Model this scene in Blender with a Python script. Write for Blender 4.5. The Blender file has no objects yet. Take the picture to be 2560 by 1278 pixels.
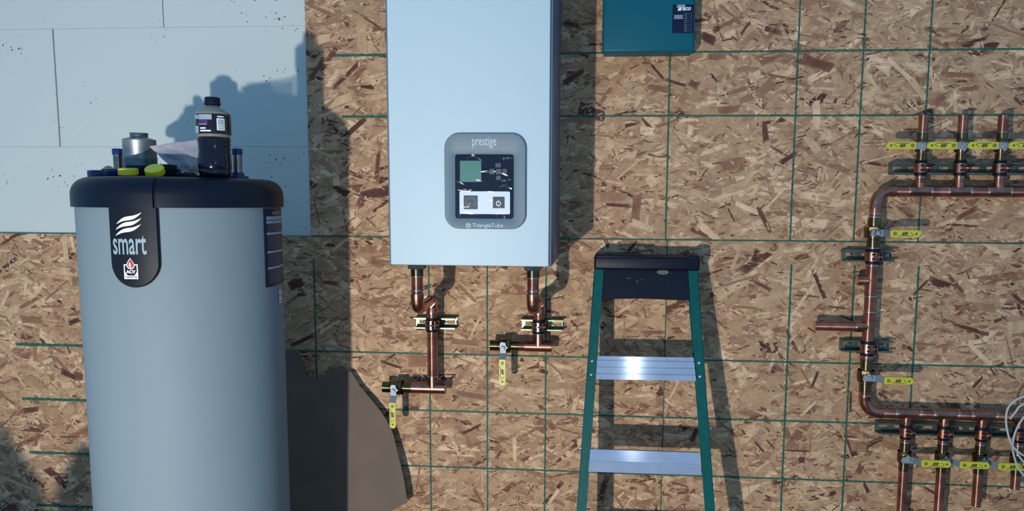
import bpy, bmesh, math, random
from mathutils import Vector, Matrix
random.seed(7)
sc = bpy.context.scene
COL = sc.collection
V = Vector

# ------------------------------------------------------------------ camera
F, CX, CY = 1838.68, 1353.34, 700.47
CAM = V((-0.22625, -2.48481, 1.34765))
RV = V((0.10792764, 0.07942677, 0.01066249))
RM = Matrix.Rotation(RV.length, 3, RV.normalized()) @ Matrix(((1, 0, 0), (0, 0, -1), (0, 1, 0)))
cd = bpy.data.cameras.new('camera')
co = bpy.data.objects.new('camera', cd)
COL.objects.link(co)
cd.sensor_width = 36.0
cd.lens = F / 2560 * 36.0
cd.shift_x = (1280 - CX) / 2560
cd.shift_y = (CY - 639) / 2560
cd.clip_start = 0.05
M = Matrix.Identity(4)
for r in range(3):
    M[r][0], M[r][1], M[r][2], M[r][3] = RM[0][r], -RM[1][r], -RM[2][r], CAM[r]
co.matrix_world = M
sc.camera = co

# ------------------------------------------------------------------ light
LAMP = V((-1.227, -3.198, 0.425))
ld = bpy.data.lights.new('work_lamp', 'POINT')
ld.energy = 292
ld.color = (1.0, 0.96, 0.90)
ld.shadow_soft_size = 0.03
lo = bpy.data.objects.new('work_lamp', ld)
lo.location = LAMP
COL.objects.link(lo)
# small light added right of the lens for the glint down the ladder treads
fd = bpy.data.lights.new('glint_light', 'POINT'); fd.energy = 4.0; fd.color = (0.93, 0.97, 1.0); fd.shadow_soft_size = 0.02
fo = bpy.data.objects.new('glint_light', fd); fo.location = (0.0, -2.5, 1.40); COL.objects.link(fo)
w = bpy.data.worlds.new('World')
sc.world = w
w.use_nodes = True
w.node_tree.nodes['Background'].inputs[0].default_value = (0.185, 0.375, 0.625, 1)
w.node_tree.nodes['Background'].inputs[1].default_value = 1.0
sc.view_settings.view_transform = 'Standard'
sc.view_settings.look = 'None'
sc.view_settings.exposure = 0.0
sc.view_settings.gamma = 1.0
sc.view_settings.use_curve_mapping = False

# ------------------------------------------------------------------ helpers
def ray(u, v):
    return RM.transposed() @ V(((u - CX) / F, (v - CY) / F, 1.0))

def at(u, v, y):
    """the point of the plane at depth y that the photograph shows at (u, v)"""
    d = ray(u, v)
    return CAM + d * ((y - CAM.y) / d.y)

def s2l(c):
    return c / 12.92 if c <= 0.04045 else ((c + 0.055) / 1.055) ** 2.4

def rgb(r, g, b):
    return (s2l(r / 255), s2l(g / 255), s2l(b / 255))

def mat(name, color, rough=0.5, metal=0.0, spec=0.5, noise=0.0, nscale=30.0, bump=0.0, bscale=200.0, alpha=1.0, coat=0.0, c2=None, aniso=0.0):
    m = bpy.data.materials.new(name)
    m.use_nodes = True
    nt = m.node_tree
    b = nt.nodes['Principled BSDF']
    b.inputs['Base Color'].default_value = (*color, 1)
    b.inputs['Roughness'].default_value = rough
    b.inputs['Metallic'].default_value = metal
    b.inputs['Specular IOR Level'].default_value = spec
    b.inputs['Alpha'].default_value = alpha
    b.inputs['Coat Weight'].default_value = coat
    if noise or c2:
        tc = nt.nodes.new('ShaderNodeTexCoord')
        n = nt.nodes.new('ShaderNodeTexNoise')
        n.inputs['Scale'].default_value = nscale
        n.inputs['Detail'].default_value = 5
        nt.links.new(tc.outputs['Object'], n.inputs['Vector'])
        r = nt.nodes.new('ShaderNodeValToRGB')
        r.color_ramp.elements[0].position = 0.35
        r.color_ramp.elements[1].position = 0.68
        k = c2 if c2 else tuple(max(0, x * (1 - noise)) for x in color)
        r.color_ramp.elements[0].color = (*k, 1)
        r.color_ramp.elements[1].color = (*color, 1)
        nt.links.new(n.outputs['Fac'], r.inputs['Fac'])
        nt.links.new(r.outputs['Color'], b.inputs['Base Color'])
    if bump:
        tc = nt.nodes.new('ShaderNodeTexCoord')
        n = nt.nodes.new('ShaderNodeTexNoise')
        n.inputs['Scale'].default_value = bscale
        n.inputs['Detail'].default_value = 3
        bp = nt.nodes.new('ShaderNodeBump')
        bp.inputs['Strength'].default_value = bump
        bp.inputs['Distance'].default_value = 0.002
        nt.links.new(tc.outputs['Object'], n.inputs['Vector'])
        nt.links.new(n.outputs['Fac'], bp.inputs['Height'])
        nt.links.new(bp.outputs['Normal'], b.inputs['Normal'])
    return m

def thing(name, label, cat, loc, group=None, kind=None):
    o = bpy.data.objects.new(name, None)
    o.empty_display_size = 0.05
    COL.objects.link(o)
    o.location = loc
    if label: o['label'] = label
    if cat: o['category'] = cat
    if group: o['group'] = group
    if kind: o['kind'] = kind
    return o

def root_of(o):
    while o.parent: o = o.parent
    return o

def link(name, me, m, parent=None, label=None, angle=35):
    if parent:
        me.transform(Matrix.Translation(-root_of(parent).location))
    if m: me.materials.append(m)
    if angle:
        me.shade_smooth()
        me.set_sharp_from_angle(angle=math.radians(angle))
    o = bpy.data.objects.new(name, me)
    COL.objects.link(o)
    if parent: o.parent = parent
    if label: o['label'] = label
    return o

def obj(name, bm, m, parent=None, label=None, angle=35):
    bmesh.ops.recalc_face_normals(bm, faces=bm.faces)
    me = bpy.data.meshes.new(name)
    bm.to_mesh(me)
    bm.free()
    return link(name, me, m, parent, label, angle)

def B(): return bmesh.new()

def box(bm, x0, x1, y0, y1, z0, z1, bev=0.0, seg=2):
    t = bmesh.new()
    r = bmesh.ops.create_cube(t, size=1)
    for v in t.verts:
        v.co = V((x0 + (v.co.x + .5) * (x1 - x0), y0 + (v.co.y + .5) * (y1 - y0), z0 + (v.co.z + .5) * (z1 - z0)))
    if bev:
        bmesh.ops.bevel(t, geom=t.edges[:], offset=bev, segments=seg, profile=0.5, affect='EDGES')
    merge(bm, t)

def merge(bm, t, mtx=None):
    if mtx is not None: bmesh.ops.transform(t, matrix=mtx, verts=t.verts)
    me = bpy.data.meshes.new('t')
    t.to_mesh(me); t.free()
    bm.from_mesh(me)
    bpy.data.meshes.remove(me)

def frame(d):
    d = d.normalized()
    a = V((0, 0, 1)) if abs(d.z) < 0.9 else V((1, 0, 0))
    s = d.cross(a).normalized()
    return s, s.cross(d).normalized()

def tube(bm, pts, rs, seg=16, caps=True):
    """tube along a path, parallel transported"""
    pts = [V(p) for p in pts]
    if not isinstance(rs, (list, tuple)): rs = [rs] * len(pts)
    rings = []
    s = None
    for i, p in enumerate(pts):
        if i == 0: d = pts[1] - p
        elif i == len(pts) - 1: d = p - pts[-2]
        else: d = (pts[i + 1] - p).normalized() + (p - pts[i - 1]).normalized()
        if d.length < 1e-9: d = pts[i] - pts[max(0, i - 2)]
        d.normalize()
        if s is None: s, _ = frame(d)
        s = (s - d * s.dot(d)).normalized()
        t = s.cross(d).normalized()
        rings.append([bm.verts.new(p + (s * math.cos(2 * math.pi * k / seg) + t * math.sin(2 * math.pi * k / seg)) * rs[i]) for k in range(seg)])
    for a, b in zip(rings, rings[1:]):
        for k in range(seg):
            bm.faces.new((a[k], a[(k + 1) % seg], b[(k + 1) % seg], b[k]))
    if caps:
        bm.faces.new(rings[0][::-1]); bm.faces.new(rings[-1])

def lathe(bm, o, d, prof, seg=32, caps=True):
    """profile [(h, r)] turned about the axis o + h*d"""
    d = V(d).normalized()
    tube_pts = []
    s, t = frame(d)
    rings = []
    for h, r in prof:
        c = V(o) + d * h
        rings.append([bm.verts.new(c + (s * math.cos(2 * math.pi * k / seg) + t * math.sin(2 * math.pi * k / seg)) * max(r, 1e-5)) for k in range(seg)])
    for a, b in zip(rings, rings[1:]):
        for k in range(seg):
            bm.faces.new((a[k], a[(k + 1) % seg], b[(k + 1) % seg], b[k]))
    if caps:
        bm.faces.new(rings[0][::-1]); bm.faces.new(rings[-1])

def prism(bm, pts, vec):
    """polygon of 3-D points pushed along vec"""
    vec = V(vec)
    a = [bm.verts.new(V(p)) for p in pts]
    b = [bm.verts.new(V(p) + vec) for p in pts]
    n = len(a)
    f1 = bm.faces.new(a[::-1]); f2 = bm.faces.new(b)
    for i in range(n):
        bm.faces.new((a[i], a[(i + 1) % n], b[(i + 1) % n], b[i]))
    bmesh.ops.triangulate(bm, faces=[f1, f2])

def arc(c, s, t, r, a0, a1, n):
    return [c + (s * math.cos(a0 + (a1 - a0) * i / n) + t * math.sin(a0 + (a1 - a0) * i / n)) * r for i in range(n + 1)]

def rrect(x0, x1, z0, z1, r, y, n=6):
    p = []
    for cx, cz, a in ((x1 - r, z1 - r, 0), (x0 + r, z1 - r, 90), (x0 + r, z0 + r, 180), (x1 - r, z0 + r, 270)):
        for i in range(n + 1):
            t = math.radians(a + 90 * i / n)
            p.append(V((cx + r * math.cos(t), y, cz + r * math.sin(t))))
    return p

def text_bm(s, f, bold=0.0, shear=0.0, out=V((0, -1, 0)), thick=0.0):
    """lettering: the string's own outline laid into the unit square, mapped by f(a, b) -> point"""
    cu = bpy.data.curves.new('t', 'FONT')
    cu.body = s; cu.size = 1; cu.offset = bold; cu.shear = shear; cu.resolution_u = 3
    ob = bpy.data.objects.new('t', cu)
    me = bpy.data.meshes.new_from_object(ob)
    xs = [v.co.x for v in me.vertices]; ys = [v.co.y for v in me.vertices]
    x0, x1, y0, y1 = min(xs), max(xs), min(ys), max(ys)
    bm = bmesh.new(); bm.from_mesh(me)
    for v in bm.verts:
        v.co = f((v.co.x - x0) / (x1 - x0), (v.co.y - y0) / (y1 - y0))
    bpy.data.objects.remove(ob); bpy.data.curves.remove(cu); bpy.data.meshes.remove(me)
    return bm

def quad(bm, f, a0=0, a1=1, b0=0, b1=1, n=1):
    for i in range(n):
        p0, p1 = a0 + (a1 - a0) * i / n, a0 + (a1 - a0) * (i + 1) / n
        bm.faces.new([bm.verts.new(f(*q)) for q in ((p0, b0), (p1, b0), (p1, b1), (p0, b1))])

def poly(bm, f, pts):
    fc = bm.faces.new([bm.verts.new(f(*q)) for q in pts])
    bmesh.ops.triangulate(bm, faces=[fc])

def planemap(u0, v0, u1, v1, y):
    """unit square -> upright rectangle at depth y whose corners the photo shows at those pixels (v1 = bottom)"""
    a, b = at(u0, v1, y), at(u1, v0, y)
    return lambda s, t: V((a.x + (b.x - a.x) * s, y, a.z + (b.z - a.z) * t))

# ------------------------------------------------------------------ materials
copper = mat('copper', (0.50, 0.215, 0.145), 0.21, 1.0, noise=0.45, nscale=24, c2=(0.28, 0.11, 0.085))
copper_fit = mat('copper_fitting', (0.54, 0.24, 0.165), 0.25, 1.0, noise=0.35, nscale=40)
solder = mat('solder', (0.42, 0.33, 0.28), 0.4, 1.0, noise=0.6, nscale=60)
brass = mat('brass', (0.22, 0.17, 0.085), 0.26, 1.0, noise=0.4, nscale=40)
def brushed(m, axis):
    m.name += '_along_' + 'xyz'[axis]
    b_ = m.node_tree.nodes['Principled BSDF']; b_.inputs['Anisotropic'].default_value = 0.92
    c_ = m.node_tree.nodes.new('ShaderNodeCombineXYZ'); c_.inputs[axis].default_value = 1.0
    m.node_tree.links.new(c_.outputs[0], b_.inputs['Tangent'])
    return m
# sanded round the pipe before soldering: the highlight runs along the pipe
copper_z = brushed(mat('sanded_copper', (0.54, 0.235, 0.155), 0.43, 0.9, noise=0.45, nscale=24, c2=(0.28, 0.11, 0.085)), 2)
copper_x = brushed(mat('sanded_copper', (0.54, 0.235, 0.155), 0.43, 0.9, noise=0.45, nscale=24, c2=(0.28, 0.11, 0.085)), 0)
brass_z = brushed(mat('turned_brass', (0.22, 0.17, 0.085), 0.32, 1.0, noise=0.4, nscale=40), 2)
brass_x = brushed(mat('turned_brass', (0.22, 0.17, 0.085), 0.32, 1.0, noise=0.4, nscale=40), 0)
solder_z = brushed(mat('solder_wipe', (0.55, 0.52, 0.50), 0.32, 1.0), 2)
solder_x = brushed(mat('solder_wipe', (0.42, 0.36, 0.33), 0.36, 1.0), 0)
zinc = mat('yellow_zinc', (0.22, 0.25, 0.16), 0.34, 0.9, noise=0.3, nscale=60)
zinc2 = mat('zinc_dull', (0.15, 0.20, 0.18), 0.5, 0.7, noise=0.3, nscale=60)
steel = mat('steel_lever', (0.36, 0.41, 0.46), 0.55, 0.5, noise=0.2, nscale=120)
steel_dark = mat('steel_sleeve', (0.12, 0.17, 0.22), 0.5, 0.4)
bolt_m = mat('bolt_steel', (0.55, 0.6, 0.64), 0.3, 1.0)
yellow = mat('yellow_grip', (0.56, 0.52, 0.045), 0.38)
ink = mat('black_ink', (0.012, 0.016, 0.02), 0.6)
rubber = mat('black_rubber', (0.0015, 0.005, 0.016), 0.5, spec=0.2)
black = mat('black_plastic', (0.002, 0.0055, 0.016), 0.42, spec=0.22, bump=0.12, bscale=900)
black2 = mat('black_badge', (0.004, 0.008, 0.014), 0.40, spec=0.22)
white_ink = mat('white_print', (0.75, 0.80, 0.80), 0.5)
white_pan = mat('white_enamel', (0.475, 0.61, 0.67), 0.5, spec=0.3, bump=0.04, bscale=700)
cab_gray = mat('cabinet_gray', (0.135, 0.165, 0.21), 0.42, spec=0.3)
bezel_m = mat('bezel_gray', (0.145, 0.205, 0.25), 0.5, spec=0.35)
tank_m = mat('tank_gray', (0.170, 0.228, 0.262), 0.6, spec=0.22, bump=0.12, bscale=1200)
blue_pl = mat('blue_plastic', (0.006, 0.022, 0.12), 0.35)
yellow_cap_m = mat('yellow_plastic', (0.85, 0.74, 0.03), 0.3)
green_box = mat('green_enamel', (0.002, 0.098, 0.142), 0.42, spec=0.2, bump=0.05, bscale=900)
navy = mat('navy_label', (0.003, 0.010, 0.038), 0.4, spec=0.25)
fiberglass = mat('green_fiberglass', (0.0005, 0.092, 0.088), 0.42, spec=0.15, noise=0.2, nscale=60, bump=0.1, bscale=600)
alu = mat('aluminium', (0.50, 0.57, 0.70), 0.155, 0.6, noise=0.10, nscale=25)
alu.node_tree.nodes['Principled BSDF'].inputs['Anisotropic'].default_value = 0.88
_c = alu.node_tree.nodes.new('ShaderNodeCombineXYZ'); _c.inputs[2].default_value = 1.0
alu.node_tree.links.new(_c.outputs[0], alu.node_tree.nodes['Principled BSDF'].inputs['Tangent'])
foam_m = mat('eps_foam', (0.50, 0.575, 0.57), 0.75, spec=0.2)
card_m = mat('cardboard', (0.150, 0.110, 0.084), 0.8, noise=0.12, nscale=12)
cable_m = mat('white_cable', (0.42, 0.46, 0.45), 0.5)
wood_ink = mat('green_ink', (0.014, 0.148, 0.094), 0.7, noise=0.55, nscale=160)
seam_m = mat('sheet_edge', (0.05, 0.05, 0.035), 0.9)
galv = mat('galvanised_can', (0.36, 0.40, 0.40), 0.42, 0.75, c2=(0.16, 0.2, 0.22), nscale=18)
gasket = mat('dark_nut', (0.055, 0.075, 0.085), 0.42, 0.3)
lcd = mat('lcd_green', (0.075, 0.22, 0.165), 0.3)
button_m = mat('grey_buttons', (0.05, 0.055, 0.085), 0.5)
tan = mat('tan_cloth', (0.40, 0.30, 0.21), 0.9)
red_m = mat('red_print', (0.42, 0.028, 0.045), 0.5)
grey_print = mat('grey_print', (0.12, 0.15, 0.20), 0.6)
silver_print = mat('silver_print', (0.24, 0.33, 0.38), 0.5)
purple_print = mat('purple_print', (0.07, 0.012, 0.14), 0.4)
concrete = mat('concrete', (0.20, 0.19, 0.18), 0.85, noise=0.3, nscale=6)
drink_m = mat('grape_drink', (0.003, 0.0028, 0.011), 0.12, spec=0.45)

# foam specks: dirt caught in the beads
nt = foam_m.node_tree
tc = nt.nodes.new('ShaderNodeTexCoord')
vo = nt.nodes.new('ShaderNodeTexVoronoi'); vo.inputs['Scale'].default_value = 52
n2 = nt.nodes.new('ShaderNodeTexNoise'); n2.inputs['Scale'].default_value = 5.0
m1 = nt.nodes.new('ShaderNodeMath'); m1.operation = 'MULTIPLY_ADD'; m1.inputs[1].default_value = 0.14; m1.inputs[2].default_value = -0.008
m2 = nt.nodes.new('ShaderNodeMath'); m2.operation = 'LESS_THAN'
mx = nt.nodes.new('ShaderNodeMix'); mx.data_type = 'RGBA'
mx.inputs[6].default_value = (0.54, 0.605, 0.58, 1); mx.inputs[7].default_value = (0.06, 0.07, 0.06, 1)
dist = nt.nodes.new('ShaderNodeTexNoise'); dist.inputs['Scale'].default_value = 90
add = nt.nodes.new('ShaderNodeVectorMath'); add.operation = 'MULTIPLY_ADD'
add.inputs[1].default_value = (0.012, 0.012, 0.012)
nt.links.new(tc.outputs['Object'], dist.inputs['Vector'])
nt.links.new(dist.outputs['Color'], add.inputs[0]); nt.links.new(tc.outputs['Object'], add.inputs[2])
nt.links.new(add.outputs[0], vo.inputs['Vector']); nt.links.new(tc.outputs['Object'], n2.inputs['Vector'])
m3 = nt.nodes.new('ShaderNodeMath'); m3.operation = 'SUBTRACT'; m3.inputs[1].default_value = 0.44
nt.links.new(n2.outputs['Fac'], m3.inputs[0]); nt.links.new(m3.outputs[0], m1.inputs[0])
m1.inputs[1].default_value = 0.66; m1.inputs[2].default_value = 0.0
nt.links.new(vo.outputs['Distance'], m2.inputs[0]); nt.links.new(m1.outputs[0], m2.inputs[1])
nt.links.new(m2.outputs[0], mx.inputs[0]); nt.links.new(mx.outputs[2], nt.nodes['Principled BSDF'].inputs['Base Color'])

# wood strands: colour per strand (attribute) with a fine grain along it (UV)
osb_m = bpy.data.materials.new('wood_strands'); osb_m.use_nodes = True
nt = osb_m.node_tree; b = nt.nodes['Principled BSDF']
b.inputs['Roughness'].default_value = 0.72; b.inputs['Specular IOR Level'].default_value = 0.25
at_ = nt.nodes.new('ShaderNodeAttribute'); at_.attribute_name = 'strand'
uvn = nt.nodes.new('ShaderNodeUVMap'); uvn.uv_map = 'grain'
mp = nt.nodes.new('ShaderNodeMapping'); mp.inputs['Scale'].default_value = (40, 900, 1)
nz = nt.nodes.new('ShaderNodeTexNoise'); nz.inputs['Scale'].default_value = 1.0; nz.inputs['Detail'].default_value = 4
mr = nt.nodes.new('ShaderNodeMapRange'); mr.inputs['From Min'].default_value = 0.25; mr.inputs['From Max'].default_value = 0.75
mr.inputs['To Min'].default_value = 0.78; mr.inputs['To Max'].default_value = 1.16
mul = nt.nodes.new('ShaderNodeVectorMath'); mul.operation = 'SCALE'
nt.links.new(uvn.outputs[0], mp.inputs['Vector']); nt.links.new(mp.outputs[0], nz.inputs['Vector'])
nt.links.new(nz.outputs['Fac'], mr.inputs['Value'])
nt.links.new(at_.outputs['Color'], mul.inputs[0]); nt.links.new(mr.outputs[0], mul.inputs['Scale'])
tc = nt.nodes.new('ShaderNodeTexCoord')
nb = nt.nodes.new('ShaderNodeTexNoise'); nb.inputs['Scale'].default_value = 26; nb.inputs['Detail'].default_value = 8; nb.inputs['Roughness'].default_value = 0.72
mb = nt.nodes.new('ShaderNodeMapRange'); mb.inputs['From Min'].default_value = 0.3; mb.inputs['From Max'].default_value = 0.7
mb.inputs['To Min'].default_value = 0.74; mb.inputs['To Max'].default_value = 1.24
mul2 = nt.nodes.new('ShaderNodeVectorMath'); mul2.operation = 'SCALE'
nt.links.new(tc.outputs['Object'], nb.inputs['Vector']); nt.links.new(nb.outputs['Fac'], mb.inputs['Value'])
nt.links.new(mul.outputs[0], mul2.inputs[0]); nt.links.new(mb.outputs[0], mul2.inputs['Scale'])
nt.links.new(mul2.outputs[0], b.inputs['Base Color'])
core_m = mat('strand_core', (0.29, 0.19, 0.105), 0.85, noise=0.3, nscale=40)

def clear_mat(name, tint, fac, rough, trans_rough=None):
    m = bpy.data.materials.new(name); m.use_nodes = True
    nt = m.node_tree; nt.nodes.remove(nt.nodes['Principled BSDF'])
    o = nt.nodes['Material Output']
    tr = nt.nodes.new('ShaderNodeBsdfTransparent'); tr.inputs[0].default_value = (*tint, 1)
    gl = nt.nodes.new('ShaderNodeBsdfGlossy'); gl.inputs['Roughness'].default_value = rough
    gl.inputs[0].default_value = (0.9, 0.95, 1, 1)
    mi = nt.nodes.new('ShaderNodeMixShader'); mi.inputs[0].default_value = fac
    nt.links.new(tr.outputs[0], mi.inputs[1]); nt.links.new(gl.outputs[0], mi.inputs[2])
    nt.links.new(mi.outputs[0], o.inputs[0])
    return m

film_m = clear_mat('clear_film', (0.97, 0.98, 1.0), 0.045, 0.12)
shoulder_m = bpy.data.materials.new('clear_bottle'); shoulder_m.use_nodes = True
nt = shoulder_m.node_tree; p = nt.nodes['Principled BSDF']
p.inputs['Base Color'].default_value = (0.33, 0.31, 0.25, 1); p.inputs['Roughness'].default_value = 0.2
p.inputs['Alpha'].default_value = 0.55
bag_m = bpy.data.materials.new('clear_bag'); bag_m.use_nodes = True
nt = bag_m.node_tree; p = nt.nodes['Principled BSDF']
p.inputs['Base Color'].default_value = (0.36, 0.35, 0.40, 1); p.inputs['Roughness'].default_value = 0.22
p.inputs['Alpha'].default_value = 0.64
paper_m = mat('white_paper', (0.34, 0.35, 0.41), 0.6)

# ------------------------------------------------------------------ setting: wall, floor
U = 0.2032
SEAM = 1.2192
wall = thing('wall_back', None, None, (0, 0.12, 0), kind='structure')
bm = B(); box(bm, -3.4, 2.6, 0.075, 0.16, 0, 2.75)
obj('wall_core', bm, concrete, wall)
bm = B(); box(bm, -4.5, 3.5, -4.5, 0.16, -0.1, 0.0)
fl = obj('floor', bm, concrete); fl['kind'] = 'structure'
fl['label'] = 'bare grey concrete floor below the picture'

FY = 0.0095
def foam(x0, x1, z0, z1, sub=None):
    bm = B(); box(bm, x0 + .0004, x1 - .0004, FY, 0.075, z0 + .0002, z1 - .0002, 0.0009, 1)
    return obj('foam_block', bm, foam_m, wall, angle=20)
z1, z2 = 1.5250, 1.9300
foam(-3.4, -1.7325, z2, 2.336); foam(-1.7305, -0.5, z2, 2.336)
foam(-3.4, -2.138, z1, z2); foam(-2.1335, -0.914, z1, z2)
foam(-3.4, -2.545, 1.12, z1); foam(-2.545, -0.1, 1.12, z1)
foam(-3.4, -2.138, 0.714, 1.12); foam(-3.4, -2.44, 0.3, 0.714)

TAN = [(0.440, 0.325, 0.212), (0.405, 0.30, 0.20), (0.47, 0.355, 0.24), (0.385, 0.275, 0.185), (0.365, 0.262, 0.18)]
PALE = [(0.575, 0.46, 0.325), (0.62, 0.51, 0.38), (0.54, 0.43, 0.295)]
BROWN = [(0.27, 0.160, 0.112), (0.235, 0.130, 0.092), (0.305, 0.195, 0.135)]
DARK = [(0.115, 0.05, 0.04), (0.085, 0.04, 0.035), (0.15, 0.07, 0.05)]
WOOD = (1.09, 0.93, 0.80)
TAN, PALE, BROWN, DARK = [[tuple(a * b for a, b in zip(c, WOOD)) for c in p] for p in (TAN, PALE, BROWN, DARK)]
def tone():
    r = random.random()
    c = random.choice(TAN if r < .61 else PALE if r < .80 else BROWN if r < .945 else DARK)
    k = random.uniform(0.88, 1.10)
    return tuple(x * k for x in c)

def strand_outline(cx, cz, L, W, ang, y, jag=0.25):
    ca, sa = math.cos(ang), math.sin(ang)
    h, t = L / 2, W / 2
    pts = []
    for a, b in ((-h, -t), (-h * .1, -t), (h, -t), (h * 1.0, 0), (h, t), (h * .1, t), (-h, t), (-h, 0)):
        a += random.uniform(-1, 1) * min(0.35 * W + .001, L * .1) * (1 if abs(a) > h * .5 else 2)
        b += random.uniform(-1, 1) * W * jag * .5
        pts.append((a, b))
    return [(cx + a * ca - b * sa, y, cz + a * sa + b * ca) for a, b in pts], pts

MEAN = tuple(a * b for a, b in zip((0.405, 0.297, 0.200), WOOD))
def strand_mesh(name, strands, parent, bounds, thick=0.0):
    """flat strands; most feather out towards their neighbours' colour, as pressed strands do"""
    vs, fs, cols, uvs = [], [], [], []
    x0, x1, z0, z1 = bounds
    for cx, cz, L, W, ang, y, c in strands:
        p3, p2 = strand_outline(cx, cz, L, W, ang, y)
        i = len(vs); n = len(p3)
        tx, tz = random.gauss(0, .006), random.gauss(0, .01)
        ou, ov = random.uniform(0, 30), random.uniform(0, 30)
        soft = 0.1 if random.random() < .3 else random.uniform(.2, .7)
        if thick: soft = .22
        rim = tuple(a + (m_ - a) * soft for a, m_ in zip(c, MEAN))
        for k in (1.0, 0.62):
            for (X, Y, Z), (a, bb) in zip(p3, p2):
                X, Z = cx + (X - cx) * k, cz + (Z - cz) * k
                vs.append((min(max(X, x0), x1), Y + tx * (X - cx) * .3 + tz * (Z - cz) * .3, min(max(Z, z0), z1)))
                cols.append((*(rim if k == 1.0 else c), 1)); uvs.append((a * k + ou, bb * k + ov))
        fs.append(tuple(range(i + n, i + 2 * n)))
        for k in range(n):
            q = (k + 1) % n
            fs.append((i + k, i + q, i + n + q, i + n + k))
        if thick:
            j = len(vs)
            for k in range(n):
                X, Y, Z = vs[i + k]; vs.append((X, Y + thick, Z)); cols.append((*rim, 1)); uvs.append(uvs[i + k])
            for k in range(n):
                q = (k + 1) % n
                fs.append((i + q, i + k, j + k, j + q))
    me = bpy.data.meshes.new(name)
    me.from_pydata(vs, [], fs)
    a = me.color_attributes.new('strand', 'FLOAT_COLOR', 'POINT')
    a.data.foreach_set('color', [k for c in cols for k in c])
    u = me.uv_layers.new(name='grain')
    idx = [0] * len(me.loops); me.loops.foreach_get('vertex_index', idx)
    u.data.foreach_set('uv', [k for q in idx for k in uvs[q]])
    return link(name, me, osb_m, parent, angle=None)

def osb_sheet(x0, x1, z0, z1, fx0, fx1, fz0, fz1):
    g = 0.0009
    x0 += g; x1 -= g; z0 += g; z1 -= g
    bm = B(); box(bm, x0, x1, 0.0, FY, z0, z1)
    s = obj('osb_sheet', bm, core_m, wall, angle=None)
    fx0, fx1, fz0, fz1 = max(fx0, x0), min(fx1, x1), max(fz0, z0), min(fz1, z1)
    A = (fx1 - fx0) * (fz1 - fz0)
    st = []
    n = int(A * 4300)
    for i in range(n):
        L = min(0.15, random.lognormvariate(math.log(0.072), 0.5)); W = min(0.036, random.lognormvariate(math.log(0.0125), 0.6))
        ang = random.gauss(0, 0.52) if random.random() < .8 else random.uniform(-1.6, 1.6)
        st.append((random.uniform(fx0, fx1), random.uniform(fz0, fz1), L, W, ang, -0.0002 - 0.0009 * i / n, tone()))
    n = int(A * 2300)
    for i in range(n):
        L = random.uniform(0.005, 0.034); W = random.uniform(0.001, 0.0045)
        q = random.random(); c = random.choice(DARK) if q < .13 else random.choice(BROWN) if q < .29 else random.choice(PALE) if q < .5 else tone()
        st.append((random.uniform(fx0, fx1), random.uniform(fz0, fz1), L, W, random.gauss(0, .6), -0.0011 - 0.0003 * random.random(), c))
    o = strand_mesh('wood_strands', st, s, (x0, x1, z0, z1))
    o['kind'] = 'stuff'
    return s

sheetA = osb_sheet(-2.4535, 0.0, 0.0, SEAM, -2.4535, 0.0, 0.08, SEAM)
sheetB = osb_sheet(0.0, 2.4384, 0.0, SEAM, 0.0, 1.95, 0.08, SEAM)
sheetC = osb_sheet(-1.2275, 1.2109, SEAM, 2.6, -1.2275, 1.2109, SEAM, 2.15)
sheetD = osb_sheet(1.2109, 2.5, SEAM, 2.6, 1.2109, 1.95, SEAM, 2.15)

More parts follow.
